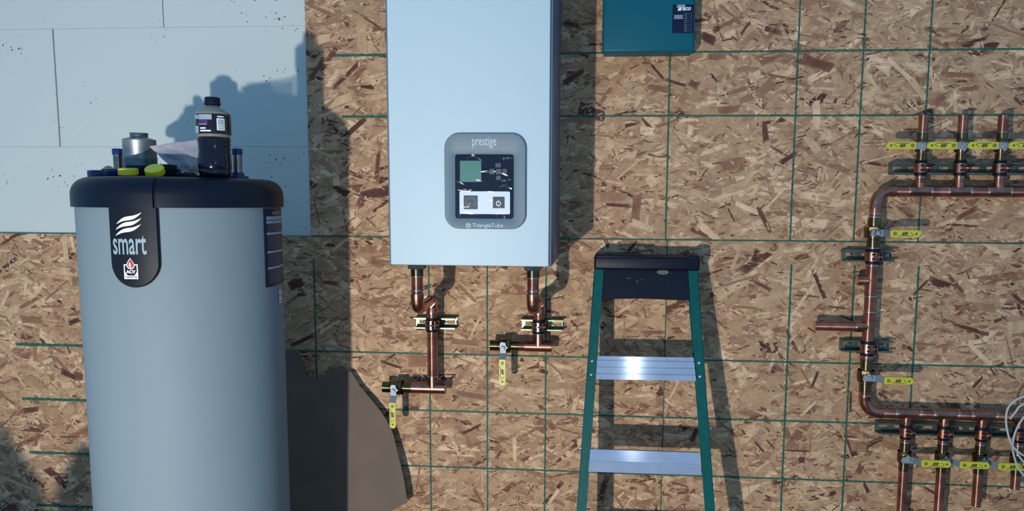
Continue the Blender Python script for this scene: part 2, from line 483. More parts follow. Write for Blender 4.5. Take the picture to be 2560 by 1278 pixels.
# strands that stand out in the photograph: (u, v, length, width, angle in degrees downwards, tone) in photograph pixels
ST = '''798 24 96 8 22 B;803 61 45 10 -8 B;836 51 36 12 -14 B;933 59 60 5 33 D;790 176 70 10 -54 D;904 95 75 26 88 T;810 97 32 20 -5 P;848 253 60 18 -18 P;918 218 32 9 4 D;
828 258 40 10 -30 B;1589 523 76 22 93 B;1530 493 72 22 2 B;1545 513 62 9 3 D;1609 566 60 16 22 P;1771 581 74 22 42 P;1580 617 42 8 -48 D;1907 715 44 8 26 D;1853 701 88 6 -18 B;1863 769 62 6 3 B;
1915 221 48 26 -38 B;1690 207 52 7 18 D;1735 211 24 16 30 D;1709 246 28 16 -55 B;1790 142 42 14 -4 B;1771 96 34 20 25 D;1735 145 40 14 -24 B;1866 174 52 14 -3 B;1822 274 56 18 -8 B;1866 247 34 16 -20 B;1645 222 52 16 12 B;
2040 158 80 26 16 D;2178 198 64 8 57 P;2248 172 80 12 42 P;2296 224 62 14 52 P;2440 102 46 8 -14 D;2400 188 62 12 2 B;2348 252 30 18 -52 B;1913 334 42 13 84 D;2040 286 64 17 86 P;2030 361 44 18 50 P;2462 262 60 20 -55 T;
1162 856 72 15 3 B;1178 988 78 12 8 B;1303 977 64 13 5 P;1178 1074 60 8 -28 D;1244 1121 26 16 -40 B;1198 1142 28 12 50 B;1287 1125 68 9 88 P;1384 1243 50 8 -58 P;1047 902 50 32 5 B;1094 1225 34 16 40 B;1198 1246 58 10 62 B;
919 624 46 17 -3 B;960 626 24 20 -50 B;910 760 46 7 27 B;950 748 78 9 -15 B;982 698 38 10 -16 B;979 912 62 8 17 D;905 867 42 14 82 P;756 851 68 9 -24 D;741 710 44 26 -20 D;825 707 42 10 5 D;753 737 24 8 0 D;
89 878 56 12 93 B;45 942 66 7 54 P;173 936 52 16 25 D;197 940 24 20 10 D;130 944 18 16 80 B;76 1025 46 14 -8 D;172 1092 50 5 -2 D;80 799 64 20 2 B;131 766 62 8 -4 B;186 804 32 12 -22 D;19 692 28 10 -20 B;164 626 60 15 88 P;14 746 46 9 -62 P;100 722 50 9 -48 P;
2126 1005 52 6 88 D;2021 1022 50 7 -48 P;2025 1113 46 4 90 B;1993 1127 60 4 0 D;1899 1118 34 6 48 D;2004 1151 16 16 0 D;2122 1113 38 6 68 D;2450 886 76 11 44 P;2443 957 34 7 -52 D;2014 943 54 5 60 B;2037 949 46 7 -72 D;
1635 831 56 9 -2 B;1686 973 56 5 -65 P;1897 995 72 36 8 T;1863 71 38 7 -56 D;1872 97 44 14 -44 B;1862 948 48 8 -60 P;1927 1112 32 6 48 D;1670 1118 42 16 6 B;2330 1230 46 7 30 D;2180 1060 40 10 -20 B;
1436 190 60 12 -32 D;1450 300 70 16 10 B;1420 470 60 8 -40 T;1560 640 30 12 -40 B;1500 660 34 10 2 B;2240 640 70 14 -4 B;2300 720 50 6 -50 D;2460 770 60 18 10 B;2480 620 56 10 28 P;2080 700 70 20 -56 T;2230 820 60 20 8 T'''
PAL = {'B': BROWN, 'D': DARK, 'P': PALE, 'T': TAN}
for k, row in enumerate(ST.replace('\n', '').split(';')):
    u, v, L, W, a, t = row.split()
    P = at(float(u), float(v), 0)
    L = float(L) / 752; W = float(W) / 752
    if P.z > SEAM: sh, bd = sheetC, (-1.2265, 1.21, SEAM + .001, 2.6)
    elif P.x < 0: sh, bd = sheetA, (-2.437, -.001, 0, SEAM - .001)
    else: sh, bd = sheetB, (.001, 2.43, 0, SEAM - .001)
    strand_mesh('wood_strand', [(P.x, P.z, L, W, -math.radians(float(a)), -0.00155 - 0.00001 * (k % 40), random.choice(PAL[t]))], sh, bd, thick=0.0012)

def guide(sheet, p0, p1, wd):
    """sprayed nailing guide: a thin strip with a ragged edge"""
    p0, p1 = V(p0), V(p1)
    n = max(2, int((p1 - p0).length / 0.0045))
    d = (p1 - p0) / n
    s = V((-d.z, 0, d.x)).normalized()
    bm = B(); row = []
    for i in range(n + 1):
        c = p0 + d * i
        e = 0.0 if wd < .004 else 0.2
        row.append((bm.verts.new(c + s * wd * (.5 + random.uniform(-e, e) * .8)), bm.verts.new(c - s * wd * (.5 + random.uniform(-e, e) * .8))))
    for a, b2 in zip(row, row[1:]): bm.faces.new((a[0], a[1], b2[1], b2[0]))
    return obj('guide_line', bm, wood_ink, sheet, angle=None)
gy = -0.0024
for k, xs in ((2, -2.345), (3, -2.335), (4, -2.322), (5, -2.31)):
    z = SEAM - k * U
    guide(sheetA, (xs, gy, z), (-1.9, gy, z), 0.0095)
    guide(sheetA, (-1.9, gy, z), (-.002, gy, z), 0.0055)
    guide(sheetB, (.002, gy, z), (1.95, gy, z), 0.0055)
for k in (-10, -9, -8, -6, -4, -3, -2):
    guide(sheetA, (k * U, gy - .0002, SEAM - .078), (k * U, gy - .0002, .08), 0.0050)
for k in (2, 3, 4, 6):
    guide(sheetB, (k * U, gy - .0002, SEAM - .078), (k * U, gy - .0002, .08), 0.0058)
for k, xs in ((2, -1.107), (3, -1.128)):
    z = SEAM + k * U
    guide(sheetC, (xs, gy, z), (-.82, gy, z), 0.0085)
    guide(sheetC, (-.82, gy, z), (1.21, gy, z), 0.0055)
for k in (-4, -3, -2, 0, 2, 3, 4):
    guide(sheetC, (k * U - .008, gy - .0002, SEAM + .002), (k * U - .008, gy - .0002, 2.15), 0.0052)
guide(sheetC, (-1.226, gy, SEAM + .0012), (1.21, gy, SEAM + .0012), 0.0022)
guide(sheetA, (-2.43, gy, SEAM - .0012), (-.001, gy, SEAM - .0012), 0.0022)
guide(sheetB, (.001, gy, SEAM - .0012), (1.95, gy, SEAM - .0012), 0.0022)
guide(sheetA, (-.0012, gy, SEAM), (-.0012, gy, .08), 0.0030)

# ------------------------------------------------------------------ water tank
TX, TY, TR = -1.3656, -0.5455, 0.2522
def cylp(u, v, R):
    d = ray(u, v); ox, oy = CAM.x - TX, CAM.y - TY
    a = d.x ** 2 + d.y ** 2; b_ = 2 * (ox * d.x + oy * d.y); c = ox * ox + oy * oy - R * R
    q = max(b_ * b_ - 4 * a * c, 0)
    P = CAM + d * ((-b_ - math.sqrt(q)) / (2 * a))
    return math.atan2(P.x - TX, -(P.y - TY)), P.z
def cyl(th, z, R): return V((TX + R * math.sin(th), TY - R * math.cos(th), z))
def cylmap(u0, v0, u1, v1, R):
    (a0, zt), (a1, zb) = cylp(u0, v0, R), cylp(u1, v1, R)
    _, zt2 = cylp(u1, v0, R); _, zb2 = cylp(u0, v1, R)
    return lambda s, t: cyl(a0 + (a1 - a0) * s, (zb + zb2) / 2 + ((zt + zt2) / 2 - (zb + zb2) / 2) * t, R)

tank = thing('water_tank', 'tall grey cylindrical water tank with black lid and smart badge', 'water tank', (TX, TY, 0))
LZ0, LZ1 = 1.3235, 1.3993
bm = B(); lathe(bm, (TX, TY, 0), (0, 0, 1), [(0.03, TR - .004), (0.034, TR), (LZ0 + .01, TR)], 96)
obj('tank_jacket', bm, tank_m, tank)
bm = B(); lathe(bm, (TX, TY, 0), (0, 0, 1), [(0.0, TR - .02), (0.03, TR - .012), (.034, TR - .012)], 64)
obj('base_ring', bm, black, tank)
LR = 0.2605
bm = B()
prof = [(LZ0, TR + .001), (LZ0, LR)]
for i in range(9):
    a = math.pi / 2 * i / 8
    prof.append((LZ1 - .044 + .044 * math.sin(a), LR - .044 + .044 * math.cos(a)))
prof += [(LZ1 - .002, LR - .07), (LZ1 - .004, 0.02)]
lathe(bm, (TX, TY, 0), (0, 0, 1), prof, 96)
lid = obj('tank_lid', bm, black, tank)
# raised front strap of the lid
def shell(th0, th1, prof_rz, n=14, thick=0.006, edge=0.006):
    bm = B(); rows = []
    for i in range(n + 1):
        th = th0 + (th1 - th0) * i / n
        e = 0 if 0 < i < n else -thick
        rows.append([bm.verts.new(cyl(th, z, R + thick + e)) for R, z in prof_rz])
    for a, b2 in zip(rows, rows[1:]):
        for k in range(len(a) - 1): bm.faces.new((a[k], a[k + 1], b2[k + 1], b2[k]))
    return bm
t0, _ = cylp(268, 490, LR + .006); t1, _ = cylp(384, 490, LR + .006)
pr = [(TR + .001, LZ0 - .001), (LR, LZ0 - .001)] + [(r, z) for z, r in prof[2:11]] + [(LR - .09, LZ1)]
bm = B()
th = [t0, t0 + .012] + [t0 + .012 + (t1 - t0 - .024) * i / 12 for i in range(1, 12)] + [t1 - .012, t1]
rows = []
for i, a in enumerate(th):
    e = 0.0 if i in (0, len(th) - 1) else 0.0065
    rows.append([bm.verts.new(cyl(a, z + (e if R < LR - .05 else 0) * .4, R + e)) for R, z in pr])
for a, b2 in zip(rows, rows[1:]):
    for k in range(len(a) - 1): bm.faces.new((a[k], a[k + 1], b2[k + 1], b2[k]))
obj('lid_strap', bm, black, tank)
bm = B(); gth, _ = cylp(385.5, 490, LR)
rows = [[bm.verts.new(cyl(gth + q, z, R + .0008)) for R, z in pr[1:]] for q in (-.011, .011)]
for k in range(len(pr) - 2): bm.faces.new((rows[0][k], rows[0][k + 1], rows[1][k + 1], rows[1][k]))
obj('lid_seam', bm, rubber, tank, 'dark recessed joint beside the lid strap')

# badge tongue
R1 = TR + .010
(a0, zt), (a1, _) = cylp(269, 519, R1), cylp(392.5, 519, R1)
_, zb = cylp(333, 719.5, R1)
hw = (a1 - a0) / 2; ac = (a0 + a1) / 2; rad = hw * R1; zc = zb + rad
out = [(ac - hw, zt), (ac - hw, zc)] + [(ac - hw * math.cos(math.pi * i / 24), zc - rad * math.sin(math.pi * i / 24)) for i in range(1, 24)] + [(ac + hw, zc), (ac + hw, zt)]
bm = B()
def scaled(k, R):
    return [bm.verts.new(cyl(ac + (a - ac) * k, z if z == zt else zc + (z - zc) * (k if z < zc else 1), R)) for a, z in out]
o0, o1, o2 = scaled(1.0, TR), scaled(1.0, TR + .007), scaled(.95, TR + .0105)
N = len(o0)
for A, C in ((o0, o1), (o1, o2)):
    for i in range(N - 1): bm.faces.new((A[i], A[i + 1], C[i + 1], C[i]))
# front: horizontal slices between left and right sides keep the curve of the tank
half = N // 2
prev = None
for i in range(half + 1):
    l, r_ = o2[i], o2[N - 1 - i]
    if l is r_: break
    aL, zL = out[i]; aL = ac + (aL - ac) * .95; zz = zL if zL == zt else zc + (zL - zc) * (.95 if zL < zc else 1)
    row = [l] + [bm.verts.new(cyl(aL + (2 * ac - 2 * aL) * k / 8, zz, TR + .0105)) for k in range(1, 8)] + [r_]
    if prev:
        for k in range(8): bm.faces.new((prev[k], prev[k + 1], row[k + 1], row[k]))
    prev = row
bm.faces.new(prev[:8] + [prev[8]] + [o2[half]]) if o2[half] not in (prev[0], prev[8]) else None
badge = obj('front_badge', bm, black2, tank, 'black rounded badge panel hanging down from the lid')
RB = TR + .0112
wv = cylmap(285, 531, 357, 590, RB)
bm = B()
for k in range(3):
    # each stripe: a flame-like S wave rising to the right, thin at both ends
    off = (.50, .26, .0)[k]
    x0 = (.06, .02, 0.0)[k]; x1 = (1.0, .985, .96)[k]
    top, bot = [], []
    for i in range(17):
        t = i / 16; x = x0 + (x1 - x0) * t
        y = off + .5 * t + .055 * math.sin(2 * math.pi * t)
        h_ = .085 * math.sin(math.pi * t) ** .75
        top.append((x, y + h_)); bot.append((x, y - h_))
    for i in range(16):
        pts = [bot[i], bot[i + 1], top[i + 1], top[i]]
        if i == 0: pts = [bot[0], bot[1], top[1]]
        if i == 15: pts = [bot[15], top[16], top[15]]
        bm.faces.new([bm.verts.new(wv(*q)) for q in pts])
obj('wave_logo', bm, white_ink, badge, 'three white wave stripes')
f = cylmap(281, 588, 367, 637, RB)
obj('badge_lettering', text_bm('smart', f, 0.014), silver_print, badge, 'grey smart lettering')
em = cylmap(309, 661, 346, 698, RB)
bm = B()
for pts in ([(0, 0), (1, 0), (1, .2), (.68, .2), (.72, .24), (.28, .24), (0, .24)], [(0, .2), (.08, .2), (.08, 1), (0, 1)], [(.92, .2), (1, .2), (1, 1), (.92, 1)], [(.08, .92), (.25, .92), (.25, 1), (.08, 1)], [(.75, .92), (.92, .92), (.92, 1), (.75, 1)],
            [(.08, .2), (.3, .2), (.08, .48)], [(.7, .2), (.92, .2), (.92, .48)]):
    poly(bm, em, pts)
em2 = cylmap(315, 645, 337, 673, RB)
fl_out = [(.5, 1.0), (.62, .86), (.85, .62), (1, .38), (.97, .2), (.85, .07), (.66, 0), (.34, 0), (.15, .07), (.03, .2), (0, .4), (.15, .66), (.36, .86)]
poly(bm, em2, fl_out)
merge(bm, text_bm('ACV', cylmap(315, 675, 339, 684, RB + .0004), 0.05))
obj('emblem_frame', bm, white_ink, badge, 'white square emblem with ACV lettering')
em3 = cylmap(315, 645, 337, 673, RB + .0005)
bm = B(); poly(bm, em3, [(.5 + (x - .5) * .8, .48 + (y - .48) * .82) for x, y in fl_out])
obj('emblem_flame', bm, red_m, badge, 'red flame on the emblem')
em4 = cylmap(320, 656, 329, 672, RB + .0009)
bm = B()
poly(bm, em4, [(.5, 1), (.72, .85), (.85, .5), (.8, .0), (.62, 0), (.6, .5), (.5, .72), (.4, .5), (.42, .15), (.3, .15), (.15, .5), (.28, .85)])
obj('flame_core', bm, white_ink, badge)
obj('emblem_small_print', text_bm('TriangleTube', cylmap(313, 691, 344, 695.5, RB + .0006), 0.02), ink, badge)

# instruction label on the right flank
RL = TR + .0012
(b0, lt) = cylp(658, 522, RL); (_, lb) = cylp(662, 720, RL)
b1 = b0 + 0.62
lab = lambda s, t: cyl(b0 + (b1 - b0) * s, lb + (lt - lb) * t, RL + .0)
bm = B(); quad(bm, lab, n=14)
label = obj('instruction_label', bm, navy, tank, 'dark instruction label wrapping the right flank')
lab2 = lambda s, t: cyl(b0 + (b1 - b0) * s, lb + (lt - lb) * t, RL + .0006)
for t0_, t1_ in ((.855, .90), (.81, .845), (.665, .697), (.43, .46), (.225, .255)):
    bm = B(); quad(bm, lab2, .07, .97, t0_, t1_, 10)
    obj('heading_bar', bm, silver_print, label, 'pale heading bar')
bm = B()
for a, c in ((.71, .80), (.48, .65), (.275, .415), (.05, .21)):
    t = c
    while t > a:
        quad(bm, lab2, .09, .09 + random.uniform(.6, .85), t - .005, t, 8); t -= .0165
pr_ = obj('fine_print', bm, grey_print, label); pr_['kind'] = 'stuff'
f = lambda s, t: lab2(.28 + .6 * s, .925 + .045 * t)
obj('label_title', text_bm('Indirect Fired', f, .02), silver_print, label)
RS = TR + .001
(c0, st_) = cylp(695, 722, RS); (_, sb_) = cylp(697, 762, RS)
stk = lambda s, t: cyl(c0 + .16 * s, sb_ + (st_ - sb_) * t, RS)
bm = B(); quad(bm, stk, n=4)
sk = obj('serial_sticker', bm, tank_m, tank, 'small pale serial sticker below the instruction label')
stk2 = lambda s, t: cyl(c0 + .16 * s, sb_ + (st_ - sb_) * t, RS + .0005)
bm = B()
for i in range(5): quad(bm, stk2, .1, .8, .08 + i * .18, .08 + i * .18 + random.uniform(.05, .12), 3)
obj('sticker_print', bm, white_ink, sk)

# pipe nipples standing in the lid, each with a blue thread cap and collar
for u in (293.5, 592.5):
    y = -0.53
    top = at(u, 372, y); r = 12 / 1838 * (y - CAM.y)
    bot = LZ1 - .004
    bm = B(); lathe(bm, (top.x, y, bot), (0, 0, 1), [(0, r * .92), (top.z - bot - .006, r * .92)], 24)
    n = obj('pipe_nipple', bm, mat('nipple_steel', (0.30, 0.29, 0.25), 0.3, 1.0, noise=.3, nscale=50), tank)
    bm = B(); zc_ = top.z
    lathe(bm, (top.x, y, zc_ - .0165), (0, 0, 1), [(0, r * 1.08), (.014, r * 1.08), (.0165, r * .95)], 24)
    obj('thread_cap', bm, blue_pl, n, 'blue plastic thread cap')
    bm = B(); lathe(bm, (top.x, y, bot), (0, 0, 1), [(0, r * 2.3), (.012, r * 2.1), (.013, r * 1.35), (.022, r * 1.2)], 28)
    obj('pipe_collar', bm, blue_pl, n, 'blue plastic collar')

# loose things on the lid
def put(u, v, y): return at(u, v, y)
P = at(262, 436, -.60)
t = thing('plastic_plug', 'flat dark blue plastic plug lying at the left of the tank lid', 'plug', (P.x, -.60, LZ1 - .003))
bm = B(); lathe(bm, (P.x, -.60, LZ1 - .003), (0, 0, 1), [(0, .039), (.003, .0405), (.0215, .0405), (.0225, .038), (.020, .03), (.020, .001)], 36)
obj('plug_body', bm, blue_pl, t)
bm = B(); box(bm, P.x - .006, P.x + .05, -.604, -.596, LZ1 + .018, LZ1 + .024, .001)
obj('plug_rib', bm, blue_pl, t)

P = at(268, 420, -.48)
bm = B()
bmesh.ops.create_icosphere(bm, subdivisions=3, radius=1)
for v in bm.verts:
    k = 1 + .18 * math.sin(5 * v.co.x + 2) * math.cos(4 * v.co.y)
    v.co = V((P.x + v.co.x * .045 * k, -.47 + v.co.y * .03 * k, LZ1 - .003 + max(0, v.co.z) * .036 * k))
o = obj('cloth_rag', bm, tan); o['label'] = 'small crumpled tan rag behind the blue plug on the tank'; o['category'] = 'rag'

def ycap(u, v, y, tilt, yaw, label):
    c = at(u, v, y)
    d = V((math.sin(yaw), -math.sin(tilt), math.cos(tilt))).normalized()
    t = thing('screw_cap', label, 'cap', (c.x, c.y, LZ1 - .002), group=None)
    bm = B(); lathe(bm, c - d * .009, d, [(0, .021), (.001, .0226), (.0155, .0226), (.017, .0212), (.0165, .001)], 32)
    obj('cap_shell', bm, yellow_cap_m, t)
    s, q = frame(d)
    bm = B()
    for k in range(32):
        a = 2 * math.pi * k / 32; e = s * math.cos(a) + q * math.sin(a)
        tube(bm, [c - d * .006 + e * .0226, c + d * .005 + e * .0226], .0008, 6)
    g_ = obj('cap_knurl', bm, yellow_cap_m, t)
    b_ = V((c.x, c.y + .03, 0)); bm = B()
    box(bm, c.x - .018, c.x + .024, c.y + .018, c.y + .06, LZ1 - .004, at(u, v - 16, y + .03).z, .002)
    box(bm, c.x - .012, c.x + .012, c.y + .004, c.y + .02, LZ1 - .004, c.z + .002, .002)
    obj('cap_socket', bm, black, t, 'black socket behind the yellow cap')
ycap(320.5, 429, -.70, .10, 0.02, 'left yellow screw cap lying level on the black tank lid')
ycap(387, 427, -.70, .52, 0.10, 'right yellow screw cap tipped forward before the plastic bag')

P0, P1 = at(412, 434, -.66), at(492, 437, -.66)
bm = B()
tube(bm, [(P0.x, -.66, LZ1 + .004), (P0.x + .02, -.655, LZ1 + .008), (P0.x + .045, -.65, LZ1 + .007), (P1.x - .015, -.64, LZ1 + .003), (P1.x, -.63, LZ1 + .001)], [.005, .007, .0065, .006, .004], 10)
tube(bm, [(P0.x + .010, -.64, LZ1 + .006), (P0.x + .024, -.64, LZ1 + .019), (P0.x + .03, -.64, LZ1 + .015)], .0035, 8)
o = obj('rubber_strap', bm, rubber); o['label'] = 'thin black rubber strap lying beside the bottle on the tank'; o['category'] = 'strap'

# bottle
by = -.64
def wx(px): return px / F * (by - CAM.y)
zB = LZ1 - .003
def bz(v): return at(534, v, by).z
ax = at(534.5, 340, by).x
bot = thing('drink_bottle', 'clear drink bottle of dark purple liquid standing on the tank', 'bottle', (ax, by, zB))
ribs = [(440, 34), (437, 38), (428, 40), (424, 38.5), (420, 40.5), (404, 40), (380, 38), (360, 38.5), (352, 40), (347, 40), (344, 38)]
bm = B()
lathe(bm, (ax, by, 0), (0, 0, 1), [(zB if v == 440 else bz(v), wx(r)) for v, r in ribs], 40)
obj('bottle_body', bm, drink_m, bot)
bm = B()
for k in range(9):
    a = -.4 + k * .17
    for v in (362, 374, 388, 402, 414):
        c = V((ax + wx(38.2) * math.sin(a + .9), by - wx(38.2) * math.cos(a + .9), bz(v)))
        t2 = bmesh.new(); bmesh.ops.create_icosphere(t2, subdivisions=1, radius=.0022); merge(bm, t2, Matrix.Translation(c))
obj('grip_dimples', bm, drink_m, bot)
bm = B(); lathe(bm, (ax, by, 0), (0, 0, 1), [(bz(344), wx(38)), (bz(341), wx(39.5)), (bz(337), wx(41))], 40, False)
obj('bottle_waist', bm, shoulder_m, bot)
bm = B(); lathe(bm, (ax, by, 0), (0, 0, 1), [(bz(v), wx(r)) for v, r in ((337, 41), (284, 41.5), (278, 36), (270, 24), (264, 15.5), (258, 15))], 40, False)
obj('bottle_shoulder', bm, shoulder_m, bot)
bm = B(); lathe(bm, (ax, by, 0), (0, 0, 1), [(bz(338), wx(40)), (bz(336), wx(42.2)), (bz(290), wx(42.2)), (bz(285), wx(40.5))], 48, False)
blab = obj('bottle_label', bm, mat('bottle_label', (0.006, 0.006, 0.012), .25), bot)
def bl(s, t): # s: angle -1..1, t: 0 bottom..1 top of label
    a = s * 1.45 + .49; R = wx(42.5)
    return V((ax + R * math.sin(a), by - R * math.cos(a), bz(336) + (bz(290) - bz(336)) * t))
for nm, mt, rects in (('label_panel', silver_print, [(-.62, -.05, .72, 1.0), (-1, -.64, .0, .30), (-1, -.64, .76, .98)]),
                      ('label_band', purple_print, [(-.62, -.22, .5, .7)]),
                      ('barcode_panel', white_ink, [(.13, .46, .16, .80)]),
                      ('label_text_panel', white_ink, [(-1, -.64, .78, .83), (-1, -.64, .32, .36), (-.55, -.1, .08, .16), (.16, .43, .86, .93), (-.55, -.3, .22, .3), (-.62, -.25, .455, .48)])):
    bm = B()
    bm.free()
    for s0, s1, t0_, t1_ in rects:
        bm = B(); quad(bm, bl, s0, s1, t0_, t1_, 6); obj(nm, bm, mt, blab)
def bl2(s, t):
    p_ = bl(s, t); return V((ax + (p_.x - ax) * 1.006, by + (p_.y - by) * 1.006, p_.z))
bm = B()
for i in range(9): quad(bm, bl2, .17, .42, .22 + i * .06, .22 + i * .06 + random.choice((.015, .03)), 3)
obj('barcode_bars', bm, grey_print, blab)
bm = B(); lathe(bm, (ax, by, 0), (0, 0, 1), [(bz(v), wx(r)) for v, r in ((265, 16.5), (262.5, 19.5), (257, 19.5), (256, 18.5), (246, 18.5), (244, 17.5), (243.8, 1))], 40)
cap = obj('bottle_cap', bm, black, bot)

# metal can
cy_ = -.56
cz = at(349, 426, cy_).z; k = (cy_ - CAM.y) / F; cx_ = at(350, 390, cy_).x
zt_ = lambda v: at(349, v, cy_).z
can = thing('metal_can', 'small dull grey metal can with open neck on the tank', 'can', (cx_, cy_, LZ1 - .003))
bm = B(); lathe(bm, (cx_, cy_, 0), (0, 0, 1), [(LZ1 - .003, 40 * k), (zt_(353), 39 * k), (zt_(351.5), 39.8 * k), (zt_(349), 38.5 * k), (zt_(345), 25 * k), (zt_(343.5), 22 * k)], 40)
obj('can_body', bm, galv, can)
bm = B(); lathe(bm, (cx_, cy_, 0), (0, 0, 1), [(LZ1 - .0029, 40.15 * k), (LZ1 + .006, 40.3 * k), (zt_(399), 39.95 * k), (zt_(397.5), 39.5 * k)], 40, False)
obj('can_stain', bm, mat('can_stain', (0.12, 0.165, 0.19), 0.38, .7, noise=.3, nscale=30), can, 'darker stained lower half')
bm = B()
lathe(bm, (cx_, cy_, 0), (0, 0, 1), [(zt_(345), 22 * k), (zt_(341), 20.5 * k), (zt_(339), 21.5 * k), (zt_(337), 20.5 * k), (zt_(335.5), 21.8 * k), (zt_(333), 21.5 * k), (zt_(333), 19 * k), (zt_(343), 18.5 * k)], 32, False)
obj('can_neck', bm, mat('can_neck', (0.16, 0.18, 0.20), .4, .8), can)

# plastic bag with a folded paper and brass fittings
bagy = -.585
bag = thing('plastic_bag', 'clear plastic bag holding folded white paper behind the bottle', 'bag', (at(450, 430, bagy).x, bagy, LZ1))
def sheet_grid(px, y, n=14, amp=.006, seed=1, dy=0.0):
    rnd = random.Random(seed); bm = B(); g = []
    c = [at(u, v, y) for u, v in px]          # top-left, top-right, bottom-right, bottom-left
    ph = [rnd.uniform(0, 6) for _ in range(6)]
    for i in range(n + 1):
        row = []
        for j in range(n + 1):
            s, t_ = i / n, j / n
            p_ = (c[0] * (1 - s) + c[1] * s) * (1 - t_) + (c[3] * (1 - s) + c[2] * s) * t_
            d_ = amp * (math.sin(7 * s + 3 * t_ + ph[0]) + .6 * math.sin(13 * s - 9 * t_ + ph[1]) + .5 * math.sin(17 * t_ + ph[2]))
            row.append(bm.verts.new(p_ + V((0, d_ + dy * s, 0))))
        g.append(row)
    for i in range(n):
        for j in range(n): bm.faces.new((g[i][j], g[i + 1][j], g[i + 1][j + 1], g[i][j + 1]))
    return bm
obj('folded_paper', sheet_grid([(373, 367), (452, 353), (474, 432), (437, 426)], bagy - .012, amp=.0012, seed=3), paper_m, bag, 'folded white leaflet')
obj('bag_front', sheet_grid([(376, 366), (520, 346), (520, 437), (440, 428)], bagy - .03, 26, .0032, 5, -.004), bag_m, bag, angle=60)
obj('bag_back', sheet_grid([(376, 366), (520, 346), (520, 437), (440, 428)], bagy + .012, 16, .0022, 9), bag_m, bag)
f = planemap(412, 378, 426, 391, bagy - .0165)
bm = B()
poly(bm, f, [(0, 1), (.35, 1), (.75, .7), (1, .25), (1, 0), (.7, 0), (.3, .35), (0, .75)])
obj('leaflet_mark', bm, ink, bag)
bm = B(); P = at(484, 424, bagy)
lathe(bm, P + V((-.02, -.004, -.004)), (1, 0, .15), [(0, .010), (.016, .010), (.017, .014), (.028, .014), (.029, .008), (.045, .008)], 6)
obj('brass_fitting', bm, mat('brass_bright', (.55, .45, .12), .3, 1), bag, 'brass fitting inside the bag')

# ------------------------------------------------------------------ boiler
BY = -.387
bx0, bx1, bz0, bz1 = -0.8395, -0.3640, 1.1563, 2.06
boiler = thing('wall_boiler', 'white wall hung boiler with grey control panel and prestige lettering', 'boiler', ((bx0 + bx1) / 2, 0, bz0))
bm = B(); box(bm, bx0, bx1, BY + .003, -0.003, bz0, bz1, .004)
obj('boiler_cabinet', bm, cab_gray, boiler, 'dark grey cabinet sides')
bm = B(); box(bm, bx0 + .0075, bx1 - .0075, BY - .007, BY + .004, bz0 + .002, bz1, .0035, 3)
front = obj('front_panel', bm, white_pan, boiler, 'white front panel')
yb = BY - .007
A = at(1113, 571.5, yb); C = at(1317, 332.5, yb)
ex0, ex1, ez0, ez1 = A.x, C.x, A.z, C.z
A = at(1139, 546, yb - .002); C = at(1285, 386, yb - .002)
wx0, wx1, wz0, wz1 = A.x, C.x, A.z, C.z
def ring(loops):
    bm = B(); L_ = [[bm.verts.new(p_) for p_ in l] for l in loops]
    for a, b2 in zip(L_, L_[1:]):
        n = len(a)
        for i in range(n): bm.faces.new((a[i], a[(i + 1) % n], b2[(i + 1) % n], b2[i]))
    return bm
cr = .042
loops = [rrect(ex0, ex1, ez0, ez1, cr, yb + .001), rrect(ex0, ex1, ez0, ez1, cr, yb - .004), rrect(ex0 + .0035, ex1 - .0035, ez0 + .003, ez1 - .0035, cr - .003, yb - .012),
         rrect(wx0 - .012, wx1 + .012, wz0 - .010, wz1 + .012, .014, yb - .012), rrect(wx0, wx1, wz0, wz1, .008, yb - .005), rrect(wx0, wx1, wz0, wz1, .008, yb - .001)]
bezel = obj('control_panel', ring(loops), bezel_m, boiler, 'grey rounded control panel', angle=50)
bm = B(); prism(bm, rrect(wx0, wx1, wz0, wz1, .008, yb - .0015), (0, .001, 0))
glass = obj('display_window', bm, mat('display_black', (0.001, 0.004, 0.018), .25, spec=.12), boiler, 'black display window')
fy = yb - .0022
def prect(u0, v0, u1, v1, y, r=0.0, th=.0006):
    a, c = at(u0, v1, y), at(u1, v0, y)
    bm = B()
    prism(bm, rrect(a.x, c.x, a.z, c.z, r, y, 4) if r else [V((a.x, y, a.z)), V((c.x, y, a.z)), V((c.x, y, c.z)), V((a.x, y, c.z))], (0, th, 0))
    return bm
obj('lcd_screen', prect(1150, 402, 1203, 455, fy), lcd, glass, 'green screen')
for u0, v0, u1, v1 in ((1238.5, 408, 1252, 418.5), (1224, 422.5, 1236, 436), (1240, 422.5, 1253, 436), (1256.5, 422.5, 1267, 436), (1240, 439.5, 1252, 450)):
    obj('push_button', prect(u0, v0, u1, v1, fy - .001, .0015, .0015), button_m, glass)
plate = obj('gauge_plate', prect(1149, 479, 1275, 535, fy - .0005, .004, .001), mat('white_plate', (.70, .78, .83), .35), boiler, 'white plate with gauge and switch')
gauge = obj('pressure_gauge', prect(1159.5, 489, 1194, 523, fy - .0012, 0), mat('gauge_face', (.022, .026, .04), .4), plate, 'black pressure gauge')
gm = planemap(1160, 489, 1194, 523, fy - .0018)
bm = B()
for i in range(11):
    a = math.radians(225 - 27 * i)
    p0 = (.5 + .36 * math.cos(a), .47 + .36 * math.sin(a)); p1 = (.5 + .27 * math.cos(a), .47 + .27 * math.sin(a))
    dx, dz = -(p1[1] - p0[1]) * .12, (p1[0] - p0[0]) * .12
    poly(bm, gm, [(p0[0] - dx, p0[1] - dz), (p1[0] - dx, p1[1] - dz), (p1[0] + dx, p1[1] + dz), (p0[0] + dx, p0[1] + dz)])
